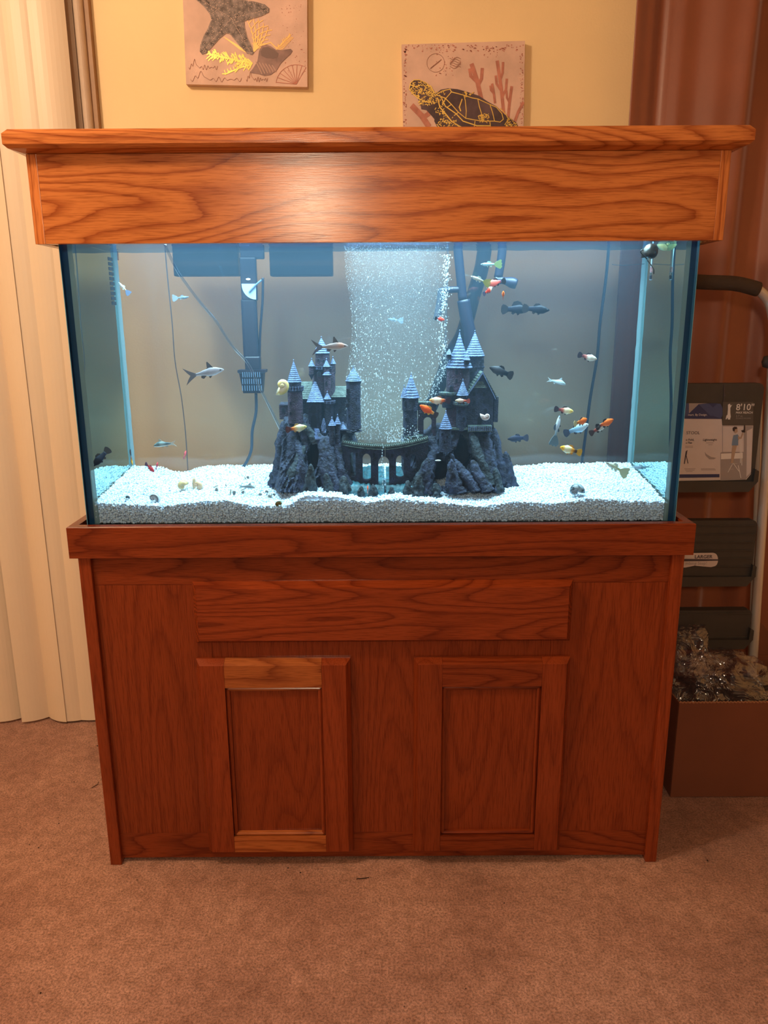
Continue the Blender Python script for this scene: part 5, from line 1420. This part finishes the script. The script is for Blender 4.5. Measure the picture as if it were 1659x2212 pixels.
# ------------------------------------------------------------------ snails
def snail(name, label, px, py, Y, dpx, c1, c2, rot=(0, 0, 0), bands=3, foot=True, group='snails in the aquarium', high=.9, onx=None, footmat=None, tent=False):
    p = P(px, py, Y); Rr = dpx / 2 * PXM(py, Y) * 1.22
    t = thing(name, label, 'snail', p, group); t.rotation_euler = tuple(R(a) for a in rot)
    # helicoid shell: axis along local -Y (towards the viewer), coil in the XZ plane
    n, seg = 46, 12; vs, fs, cc = [], [], []
    for i in range(n + 1):
        th = 2 * math.pi * 2.7 * i / n; k = math.exp(-.20 * th)
        rc = Rr * .50 * k; rt = Rr * .52 * k
        cx, cz = rc * math.cos(th), rc * math.sin(th); ax = -Rr * high * (1 - k)
        for j in range(seg):
            a = 2 * math.pi * j / seg
            rad = rc + rt * math.cos(a)
            vs.append((rad * math.cos(th), ax + rt * 1.05 * math.sin(a), rad * math.sin(th)))
            s_ = .5 + .5 * math.sin(bands * a * 1.0 + .8 * mnoise.noise((i * .3, j, px)) * 2) if bands > 0 else .5 + 1.6 * mnoise.noise((i * .55, j * .9, px))
            s_ = min(1, max(0, s_ * 1.6 - .3)); cc.append(tuple(x + (y_ - x) * s_ for x, y_ in zip(c1, c2)))
    for i in range(n):
        for j in range(seg): a, b = i * seg + j, i * seg + (j + 1) % seg; fs.append((a, b, b + seg, a + seg))
    fs.append(tuple(range(seg))); fs.append(tuple(n * seg + j for j in range(seg)))
    mesh('shell', vs, fs, M['shell'], t, smooth=True, local=True, cols=cc)
    if foot:
        mb = MB(); loops = []
        for i in range(9):
            s_ = i / 8; w = Rr * .42 * math.sin(math.pi * (.12 + .8 * s_)); 
            loops.append([(-Rr * .9 + Rr * 2.0 * s_, -Rr * .1 + w * math.cos(2 * math.pi * j / 8), -Rr * .86 + Rr * .16 * math.sin(2 * math.pi * j / 8)) for j in range(8)])
        mb.loft(loops); mesh('foot', mb.v, mb.f, footmat or M['foot'], t, smooth=True, local=True)
    if tent:
        for q in tent:
            o = MB().tube(smooth_path([P(*a) for a in q], 6), .0011, 6)
            inv = t.rotation_euler.to_matrix().inverted()
            mesh('tentacle', [inv @ (v - t.location) for v in o.v], o.f, footmat, t, smooth=True, local=True)
    return t
dkf = simple('dark_snail_skin', (.012, .008, .005), .5)
def gz(px, py):   # depth at which that pixel meets the gravel
    best = .06
    for k in range(60):
        Y = .045 + .25 * k / 59; q = P(px, py, Y)
        if q.z <= gtop(q.x, Y) + .002: return Y
    return .28
snail('mystery_snail', 'large dark brown snail on the glass under the hood with long feelers', 1412, 547, .095, 48, (.035, .022, .012), (.020, .013, .008), (0, 20, 200), 1, False, footmat=dkf, high=.5,
      tent=[[(1398, 560, .08), (1390, 552, .075), (1384, 545, .07), (1386, 540, .07), (1390, 540, .07)], [(1398, 562, .08), (1406, 572, .075), (1412, 582, .07), (1412, 592, .07)]])
snail('mystery_snail', 'yellow green snail at the waterline beside the right glass', 1428, 529, .19, 44, (.62, .60, .25), (.45, .55, .28), (0, -60, 30), 2, False, high=.9)
snail('mystery_snail', 'cream and yellow snail on the left round castle tower', 607, 831, .125, 40, (.70, .52, .16), (.80, .70, .58), (0, 120, 15), 2, False, high=.75)
snail('mystery_snail', 'small white striped snail on the gabled house wall', 1050, 898, .125, 23, (.80, .74, .70), (.45, .32, .30), (0, 200, 0), 3, False, high=1.0)
snail('mystery_snail', 'tan yellow snail on the left gravel, curled shell showing', 393, 1050, gz(393, 1060), 26, (.58, .42, .20), (.48, .32, .15), (0, -20, 20), 2, True, high=.4, footmat=simple('tan_foot', (.45, .33, .17), .5))
snail('mystery_snail', 'peach snail with raised shell right of the tan one', 430, 1046, gz(430, 1055), 24, (.62, .40, .22), (.70, .46, .32), (0, 90, -30), 2, True, high=.8, footmat=simple('peach_foot', (.55, .40, .24), .5))
snail('nerite_snail', 'black and white striped snail on the front left gravel', 332, 1075, gz(332, 1084), 26, (.60, .62, .62), (.04, .04, .05), (0, 40, 0), 4, False, high=.5)
snail('nerite_snail', 'zebra patterned snail alone on the right gravel', 1242, 1060, gz(1242, 1072), 36, (.38, .46, .50), (.03, .045, .06), (0, 10, -10), 0, False, high=.45)
snail('nerite_snail', 'olive green snail nearest the front glass below the small ones', 600, 1087, gz(600, 1094), 16, (.22, .22, .10), (.14, .14, .07), (40, 0, 0), 1, True, high=.8)
snail('nerite_snail', 'tiny dark snail left of the striped snail', 275, 1074, gz(275, 1079), 10, (.04, .06, .07), (.03, .04, .05), (0, 30, 0), 1, True)
for (x, y, d, lab) in [(469, 1056, 11, 'small grey snail, leftmost of the scattered ones'), (504, 1063, 12, 'small grey snail between the leftmost one and the catfish'), (526, 1062, 9, 'tiny pinkish snail right under the catfish'),
                       (534, 1031, 9, 'tiny grey snail above the catfish fin'), (562, 1067, 8, 'tiny grey snail just right of the catfish'), (575, 1062, 9, 'small flat grey snail above the olive one'),
                       (583, 1071, 10, 'small brown grey snail left of the olive one, upper'), (591, 1068, 8, 'tiny snail touching the brown grey one'), (627, 1059, 14, 'grey snail nearest to the left castle rock'),
                       (489, 1049, 5, 'speck sized round snail above the scattered ones'), (1010, 999, 0, '')]:
    if d: snail('nerite_snail', lab, x, y, gz(x, y + d * .4), d, (.22, .20, .17), (.10, .11, .11), (random.uniform(-20, 30), random.uniform(0, 180), random.uniform(-40, 40)), 3, True, high=.6)
sh = mesh('empty_shell', *(lambda mb: (mb.v, mb.f))(MB().lathe([(.0006, 0), (.0035, .0012), (.0044, .0028), (.003, .0045), (.0006, .0052)], P(946, 996, .10).x, .098, 12)), simple('pale_shell', (.45, .50, .50), .4), smooth=True)
sh.location.z = P(946, 997, .098).z; sh.scale = (1.6, .8, .8)
tag(sh, 'pale oval shell lying on the lip of the lower castle cave', 'shell')
# ------------------------------------------------------------------ step stool leaning behind the tank
M['step'] = simple('charcoal_plastic_step', (.046, .038, .034), .55, var=.1)
M['grip'] = simple('foam_grip', (.060, .040, .030), .85, bump=.3, bscale=500)
M['alu'] = simple('silver_painted_tube', (.62, .55, .50), .3, metal=.35)
LY = .50
ld = thing('step_stool', 'folded step stool with charcoal steps, silver rails and foam grip', 'ladder', (P(1560, 1500, LY).x, LY, 0))
def lt(name, pts, r, mat, n=6, seg=10): return MB().tube(smooth_path([P(*p) for p in pts], n), r, seg).go(name, M[mat], ld, smooth=True)
lt('handle_tube', [(1430, 690, LY), (1432, 660, LY), (1442, 630, LY), (1470, 609, LY), (1530, 610, LY), (1600, 612, LY), (1640, 628, LY), (1664, 660, LY), (1672, 720, LY), (1668, 800, LY), (1655, 1000, LY), (1638, 1250, LY), (1625, 1450, LY), (1612, 1640, LY)], .0125, 'alu')
lt('handle_grip', [(1458, 613, LY), (1480, 608, LY), (1530, 610, LY), (1590, 613, LY), (1638, 625, LY)], .0185, 'grip', seg=14)
lt('handle_tube', [(1430, 690, LY), (1428, 800, LY), (1426, 1000, LY), (1424, 1250, LY), (1422, 1640, LY)], .0125, 'alu')
MB().lathe([(.004, 0), (.016, .004), (.020, .016), (.016, .028), (.004, .032)], 0, 0, 14)
kn = MB().lathe([(.004, 0), (.014, .003), (.018, .016), (.014, .030), (.004, .033)], P(1657, 775, LY).x, LY - .012, 14); z_ = P(1657, 795, LY).z
kn.v = [Vector((v.x, v.y, v.z + z_)) for v in kn.v]; kn.go('hinge_knob', M['step'], ld, smooth=True)
# rear rails with darker slot
for dx, w, m_ in [(0, .006, 'alu')]:
    for s_, (xa, xb) in enumerate([(1641, 1622), (1416, 1422)]):
        lt('rear_rail', [(xa, 840, LY + .03), ((xa * 2 + xb) / 3, 1100, LY + .03), (xb, 1420, LY + .03), (xb - 8, 1640, LY + .03)], .0085, 'alu')
M['rail_warm'] = M['alu']
def step(y0, y1, x0, x1, name, ribs, lip=True):
    s_ = thing(name, None, None, P((x0 + x1) / 2, y1, LY - .02)); s_.parent = ld; s_.location = P((x0 + x1) / 2, y1, LY - .02) - wloc(ld)
    A, B = P(x0, y0, LY - .02), P(x1, y0, LY - .02); zt = B.z; zb_ = P(x1, y1, LY - .02).z
    r = .012
    def out(x0_, x1_, z0_, z1_, c=.012): return [(x0_ + c, z0_), (x1_ - c * 1.6, z0_), (x1_ + .000, z0_ + c * 2.0), (x1_, z1_ - c), (x1_ - c * .4, z1_ - .003), (x1_ - c, z1_), (x0_ + c, z1_), (x0_, z1_ - c), (x0_, z0_ + c * 2)]
    MB().prism(out(A.x, B.x, zb_, zt), LY - .020, LY + .008).go('tread', M['step'], s_)
    for k in range(ribs):
        z = zb_ + (zt - zb_) * (.30 + .62 * k / max(1, ribs - 1)) if ribs > 1 else zt - .01
        bbox('rib', A.x + .004, B.x - .005, LY - .0228, LY - .0195, z - .0016, z + .0016, M['step'], s_, .0006, 1)
    if lip:
        w = .018
        MB().prism([(A.x, zb_ + .002), (B.x - .016, zb_ + .002), (B.x + .006, zb_ + .030), (B.x + .006, zb_ + .058), (B.x - .004, zb_ + .064), (B.x - .006, zb_ + .030), (A.x, zb_ + .030)], LY - .032, LY - .0195).go('front_lip', M['step'], s_)
    return s_
s1 = step(828, 1062, 1410, 1652, 'step', 0)
s2 = step(1124, 1265, 1412, 1637, 'step', 6)
s3 = step(1318, 1400, 1420, 1625, 'step', 2)
# printed card on the upper step
M['card'] = simple('card_print_white', (.58, .48, .46), .6, var=.03)
M['navy'] = simple('navy_print', (.030, .035, .11), .5); M['navy2'] = simple('mid_navy_print', (.055, .070, .17), .5)
M['inkd'] = simple('dark_print', (.06, .045, .06), .5); M['charc'] = simple('charcoal_print', (.085, .07, .062), .5)
M['greyp'] = simple('grey_print', (.32, .26, .25), .6); M['shirt'] = simple('print_blue_shirt', (.16, .22, .32), .6); M['skinp'] = simple('print_tan', (.42, .28, .20), .6)
M['hairp'] = simple('print_dark_hair', (.035, .02, .02), .6); M['pale_ink'] = simple('pale_print', (.70, .62, .58), .6)
cY = LY - .0212
cd_ = thing('product_card', 'printed cardboard sleeve on the upper step reading 8 foot 10 max reach', 'card', P(1560, 1040, cY))
def flat(name, poly, mat, lift=0.0, Y=None, parent=None):
    Y0 = (Y if Y is not None else cY) - lift
    pts = [P(x, y, cY if Y is None else Y) for x, y in poly]
    return MB().prism([(p.x, p.z) for p in pts], Y0 - .0004, Y0).go(name, M[mat], parent or cd_)
flat('sheet', [(1400, 904), (1559, 905), (1560, 919), (1627, 919), (1622, 1024), (1612, 1036), (1400, 1040)], 'card')
flat('header', [(1400, 870), (1556, 872), (1560, 880), (1562, 893), (1557, 905), (1400, 903)], 'navy2', .0003)
flat('header_peak', [(1484, 898), (1509, 873), (1536, 900)], 'navy', .0007); flat('header_peak', [(1400, 898), (1540, 898), (1559, 905), (1400, 904)], 'navy', .0006)
flat('header_peak', [(1530, 871), (1550, 871), (1540, 880)], 'navy', .0007)
flat('header_gap', [(1488, 871), (1528, 871), (1509, 873), (1488, 893)], 'greyp', .0005)
flat('reach_panel', [(1561, 868), (1627, 868), (1627, 919), (1560, 919)], 'charc', .0006)
flat('figure', [(1572, 874), (1576, 872), (1578, 876), (1581, 874), (1577, 881), (1577, 892), (1578, 900), (1576, 906), (1572, 906), (1571, 896), (1572, 884)], 'pale_ink', .0012)
flat('figure_ladder', [(1569, 897), (1574, 895), (1577, 906), (1575, 906), (1573, 900), (1568, 906), (1567, 905)], 'pale_ink', .0013)
text('reach_text', "8'10''", 1589, 886, cY - .0014, 13.5, M['pale_ink'], cd_, bold=.00025)
text('reach_text', 'MAX REACH', 1589, 893.5, cY - .0014, 4.6, M['pale_ink'], cd_, bold=.00012)
text('reach_text', '2.7 m', 1589, 901, cY - .0014, 4.6, M['greyp'], cd_); text('reach_text', 'ALCANCE MAXIMO', 1589, 905, cY - .0014, 2.6, M['greyp'], cd_)
text('header_text', 'mart. By Design.', 1486, 898, cY - .0012, 4.4, M['pale_ink'], cd_)
text('card_text', 'STOOL', 1482, 938, cY - .0006, 6.5, M['inkd'], cd_)
text('card_text', 'o Fold,', 1481, 952, cY - .0006, 4.6, M['inkd'], cd_, bold=.0001); text('card_text', 's Flat', 1481, 958.5, cY - .0006, 4.6, M['inkd'], cd_, bold=.0001)
text('card_text', 'Lightweight', 1518, 952, cY - .0006, 4.6, M['inkd'], cd_, bold=.0001)
for x0, y0, w in [(1480, 963, 17), (1480, 966, 17), (1525, 956, 16), (1530, 960, 9), (1478, 1012, 24), (1480, 1015, 20), (1482, 1018, 14), (1514, 1012, 30), (1514, 1014.5, 32)]:
    flat('text_line', [(x0, y0), (x0 + w, y0), (x0 + w, y0 + 1.2), (x0, y0 + 1.2)], 'greyp', .0004)
flat('feather', [(1522, 976), (1524, 984), (1532, 992), (1542, 992), (1547, 989), (1536, 987), (1526, 981)], 'greyp', .0004)
flat('stool_icon', [(1477, 1002), (1481, 975), (1485, 972), (1483, 984), (1487, 1001), (1485, 1001), (1482, 986), (1479, 1002)], 'inkd', .0004)
flat('stripe', [(1400, 1025), (1554, 1024), (1554, 1031), (1400, 1033)], 'navy', .0004)
flat('photo_panel', [(1560, 920), (1626, 920), (1622, 1022), (1610, 1036), (1556, 1038), (1556, 978), (1560, 976)], 'greyp', .0003)
flat('photo_light', [(1561, 921), (1606, 921), (1606, 976), (1561, 976)], 'card', .0006); flat('photo_light', [(1613, 931), (1625, 925), (1622, 1020), (1612, 1030)], 'card', .0006)
flat('photo_counter', [(1557, 980), (1604, 978), (1604, 990), (1557, 992)], 'pale_ink', .0008)
flat('trousers', [(1582, 958), (1592, 960), (1588, 975), (1583, 1000), (1578, 1000), (1580, 975)], 'skinp', .0012)
flat('shirt', [(1584, 940), (1593, 938), (1597, 945), (1594, 951), (1594, 962), (1580, 962), (1582, 948)], 'shirt', .0014)
flat('head', [(1584, 925), (1592, 924), (1593, 932), (1588, 936), (1584, 933)], 'skinp', .0015); flat('hair', [(1582, 924), (1586, 921.5), (1591, 922), (1592, 926), (1587, 927), (1586, 932), (1582, 930)], 'hairp', .0017)
flat('arm', [(1593, 942), (1599, 944), (1603, 934), (1605, 937), (1601, 947), (1594, 949)], 'skinp', .0016); flat('camera', [(1600, 930), (1606, 928), (1607, 918), (1609, 918), (1609, 934), (1603, 934)], 'hairp', .0016)
for a_, b_ in [((1598, 948), (1599, 1000)), ((1601, 948), (1602, 1005)), ((1583, 1000), (1572, 1020)), ((1583, 1000), (1596, 1018)), ((1576, 1000), (1592, 1001)), ((1574, 1013), (1584, 1013)), ((1594, 1005), (1600, 1032))]:
    flat('ladder_line', [(a_[0] - .7, a_[1]), (a_[0] + .7, a_[1] - .3), (b_[0] + .7, b_[1]), (b_[0] - .7, b_[1] + .3)], 'pale_ink', .0011)
# slot in the top edge of the step
flat('seam', [(1563.5, 832), (1565.5, 832), (1565.5, 853), (1567, 853), (1567, 856), (1564, 856), (1564, 868), (1562.5, 868)], 'inkd', .0003)
# sticker on the lower step
cY2 = LY - .0242
s_ = thing('step_sticker', 'torn white sticker reading larger on the lower step', 'sticker', P(1520, 1225, cY2))
pts = [(1400, 1196), (1540, 1194)] + [(1543 + 8 * math.sin(R(a)), 1209 - 14 * math.cos(R(a))) for a in range(10, 180, 20)] + [(1536, 1225), (1500, 1222), (1480, 1226), (1400, 1222)]
flat('sheet', pts, 'card', 0, cY2, s_); flat('tear', [(1400, 1206), (1552, 1208), (1552, 1211), (1520, 1212), (1400, 1213)], 'inkd', .0003, cY2, s_)
text('sticker_text', 'LARGER', 1500, 1206, cY2 - .0006, 7.5, M['inkd'], s_, bold=.0002)
text('sticker_text', 'mbing Step!', 1480, 1220, cY2 - .0006, 7, M['greyp'], s_)

# ------------------------------------------------------------------ cardboard box with clear bags
M['cardboard'] = simple('brown_cardboard', (.17, .052, .024), .8, var=.06, vscale=8, bump=.05, bscale=300)
M['flute'] = simple('cardboard_edge', (.40, .18, .09), .85)
BY = .24
bxz = P(1560, 1519, BY).z
bx0, bx1 = P(1450, 1700, BY).x, P(1450, 1700, BY).x + .42
cb = thing('cardboard_box', 'open brown cardboard box on the carpet right of the stand', 'box', ((bx0 + bx1) / 2, BY + .15, 0))
for nm, (x0, x1, y0, y1) in {'front': (bx0, bx1, BY, BY + .004), 'back': (bx0, bx1, BY + .28, BY + .284), 'left': (bx0, bx0 + .004, BY + .0045, BY + .2795), 'right': (bx1 - .004, bx1, BY + .0045, BY + .2795)}.items():
    bbox('side_panel', x0, x1, y0, y1, .002, bxz, M['cardboard'], cb, .0008, 1)
bbox('bottom_panel', bx0 + .005, bx1 - .005, BY + .005, BY + .279, .002, .006, M['cardboard'], cb, 0)
fl = MB()      # corrugated edge along the top of the front panel
nf = 46
for i in range(nf * 2):
    xa_ = bx0 + (bx1 - bx0) * i / (nf * 2); xb_ = bx0 + (bx1 - bx0) * (i + 1) / (nf * 2)
    ya, yb = (BY - .0004, BY + .0038) if i % 2 == 0 else (BY + .0038, BY - .0004)
    fl.add([(xa_, ya, bxz), (xb_, yb, bxz), (xb_, yb + .0008, bxz), (xa_, ya + .0008, bxz), (xa_, ya, bxz + .004), (xb_, yb, bxz + .004), (xb_, yb + .0008, bxz + .004), (xa_, ya + .0008, bxz + .004)],
           [(0, 3, 2, 1), (4, 5, 6, 7), (0, 1, 5, 4), (1, 2, 6, 5), (2, 3, 7, 6), (3, 0, 4, 7)])
fl.go('corrugated_edge', M['flute'], cb)
# raised flap at the back right
fa = [P(1604, 1440, BY + .284), P(1626, 1392, BY + .30), P(1636, 1338, BY + .31), P(1650, 1352, BY + .31), P(1668, 1375, BY + .30), P(1720, 1420, BY + .29), P(1720, 1500, BY + .284), P(1604, 1500, BY + .284)]
n_ = len(fa); mb = MB(); mb.v = [Vector(p) for p in fa] + [Vector(p) + Vector((0, .004, 0)) for p in fa]
mb.f = [tuple(range(n_)), tuple(range(n_, 2 * n_))[::-1]] + [(j, j + n_, (j + 1) % n_ + n_, (j + 1) % n_) for j in range(n_)]
mb.go('flap', M['cardboard'], cb)
# flap folded outward on the left
# crumpled clear plastic
m, nt, out = newmat('crumpled_clear_film')
tc = nt.nodes.new('ShaderNodeTexCoord'); n1 = N(nt, 'ShaderNodeTexVoronoi', Scale=26.0); n1.feature = 'DISTANCE_TO_EDGE'
nn = N(nt, 'ShaderNodeTexNoise', Scale=9.0, Detail=4.0, Distortion=1.2); L(nt, tc.outputs['Object'], nn.inputs['Vector']); L(nt, nn.outputs['Color'], n1.inputs['Vector'])
n1.inputs['Scale'].default_value = 5
bp = N(nt, 'ShaderNodeBump', Strength=1.0, Distance=.02); L(nt, nn.outputs[0], bp.inputs['Height'])
bp2 = N(nt, 'ShaderNodeBump', Strength=.7, Distance=.01); L(nt, n1.outputs['Distance'], bp2.inputs['Height']); L(nt, bp.outputs[0], bp2.inputs['Normal'])
g_ = N(nt, 'ShaderNodeBsdfGlossy', Roughness=.06); g_.inputs[0].default_value = (.95, .95, 1, 1); L(nt, bp2.outputs[0], g_.inputs['Normal'])
t_ = N(nt, 'ShaderNodeBsdfTransparent'); t_.inputs[0].default_value = (.90, .88, .92, 1)
lw = N(nt, 'ShaderNodeLayerWeight', Blend=.35); L(nt, bp2.outputs[0], lw.inputs['Normal'])
mr = N(nt, 'ShaderNodeMapRange'); mr.inputs[3].default_value = .11; mr.inputs[4].default_value = .42; L(nt, lw.outputs['Facing'], mr.inputs[0])
df = N(nt, 'ShaderNodeBsdfDiffuse'); df.inputs[0].default_value = (.5, .42, .48, 1)
mx0 = nt.nodes.new('ShaderNodeMixShader'); mx0.inputs[0].default_value = .03; L(nt, t_.outputs[0], mx0.inputs[1]); L(nt, df.outputs[0], mx0.inputs[2])
mx = nt.nodes.new('ShaderNodeMixShader'); L(nt, mr.outputs[0], mx.inputs[0]); L(nt, mx0.outputs[0], mx.inputs[1]); L(nt, g_.outputs[0], mx.inputs[2]); L(nt, mx.outputs[0], out.inputs[0])
M['film'] = m
def bag(name, label, cx, cy, cz, rx, ry, rz, sd, peaks=()):
    vs, fs = [], []; nu, nv = 72, 34
    for i in range(nv + 1):
        ph = math.pi * i / nv
        for j in range(nu):
            th = 2 * math.pi * j / nu
            d = Vector((math.sin(ph) * math.cos(th), math.sin(ph) * math.sin(th), math.cos(ph)))
            r = 1 + .16 * (1 - 2 * abs(mnoise.noise(d * 1.6 + Vector((sd, 0, 0))))) + .16 * (1 - 2.4 * abs(mnoise.noise(d * 3.6 + Vector((0, sd, 0))))) + .025 * (1 - 2.5 * abs(mnoise.noise(d * 8 + Vector((0, 0, sd)))))
            for (pd, pk, pw_) in peaks:
                k = max(0, d.dot(Vector(pd).normalized())); r += pk * k ** pw_
            vs.append((cx + rx * r * d.x, cy + ry * r * d.y, max(.012, cz + rz * r * d.z)))
    for i in range(nv):
        for j in range(nu): a = i * nu + j; b = i * nu + (j + 1) % nu; fs.append((a, b, b + nu, a + nu))
    o = mesh(name, vs, fs, M['film'], smooth=True); return tag(o, label, 'plastic bag', 'clear bags in the cardboard box')
p = P(1568, 1500, .37)
bag('plastic_bag', 'crumpled clear plastic bag bulging out of the cardboard box', p.x, .385, p.z + .0, .13, .10, .085, 2.2, [((-.1, 0, 1), .25, 8)])
p = P(1500, 1440, .41)
bag('plastic_bag', 'clear plastic bag standing up between the stand and the other bag', p.x - .01, .445, p.z - .03, .055, .06, .10, 5.1, [((.5, 0, 1), .35, 16), ((-.6, 0, 1), .25, 14)])
bbox('box_fill', bx0 + .03, bx1 - .03, BY + .03, BY + .25, .006, bxz - .04, simple('dark_box_fill', (.03, .022, .022), .8), cb, .02, 2)  # near-black block makes the inside of the box dark below the bags

# ------------------------------------------------------------------ crumbs on the carpet
CRL = ['dark crumb on carpet left of the stand, right one of a close pair', 'dark crumb on carpet at far left, right one of the lowest pair by the blinds', 'dark crumb on carpet at far left, left one of the lowest pair by the blinds',
       'biggest dark crumb in front of the left cabinet door', 'dark crumb just up and left of the biggest one before the left door', 'dark crumb touching the foot of the stand below the left door',
       'dark crumb on carpet just right of the left stand foot', 'dark crumb alone at the lower left corner of the carpet', 'dark crumb on the lower carpet below the right cabinet door',
       'dark crumb lowest on the carpet near the middle', 'dark crumb in front of the right cabinet door', 'dark crumb on carpet in front of the cardboard box',
       'dark crumb beside the stand just under the blinds', 'dark crumb below the blinds halfway down the open carpet', 'dark crumb on carpet left of the stand, left one of a close pair']
M['crumb'] = simple('dark_crumb', (.02, .010, .008), .9)
for k, (x, y, s) in enumerate([(127, 1780, 2.4), (83, 1832, 2), (64, 1826, 1.8), (649, 1886, 3), (622, 1876, 2.6), (558, 1868, 2.0), (296, 1902, 2), (88, 2146, 2.6), (1006, 2137, 2.2), (873, 2176, 2.2), (1089, 1952, 2.6), (1528, 1860, 3.2), (210, 1612, 2.4), (160, 1690, 1.8), (126, 1767, 1.6)]):
    d = CR @ Vector(((x - W / 2) / FPX, -(y - H / 2) / FPX, -1.0)); q = CAM + d * (-CAM.z / d.z); sc = s * (q - CAM).length / FPX * .6
    mb = MB(); mb.v = [Vector((q.x + v[0] * sc * random.uniform(.7, 1.2), q.y + v[1] * sc * random.uniform(.8, 1.6), .0015 + max(-.001, v[2] * sc * .8))) for v in ico]; mb.f = [tuple(int(i) for i in f) for f in icf]
    o = mb.go('crumb', M['crumb']); tag(o, CRL[k], 'crumb', 'dark crumbs on the carpet')
for pts in [[(198, 1703), (204, 1700), (211, 1696), (213, 1690)], [(770, 1900), (782, 1899), (797, 1897)]]:
    q = []
    for x, y in pts:
        d = CR @ Vector(((x - W / 2) / FPX, -(y - H / 2) / FPX, -1.0)); v = CAM + d * (-CAM.z / d.z); v.z = .002; q.append(v)
    o = MB().tube(q, .0009, 5).go('twig', M['crumb']); tag(o, 'short curved brown twig on carpet left of the stand' if pts[0][0] < 300 else 'thin brown straw on carpet in front of the stand', 'twig')
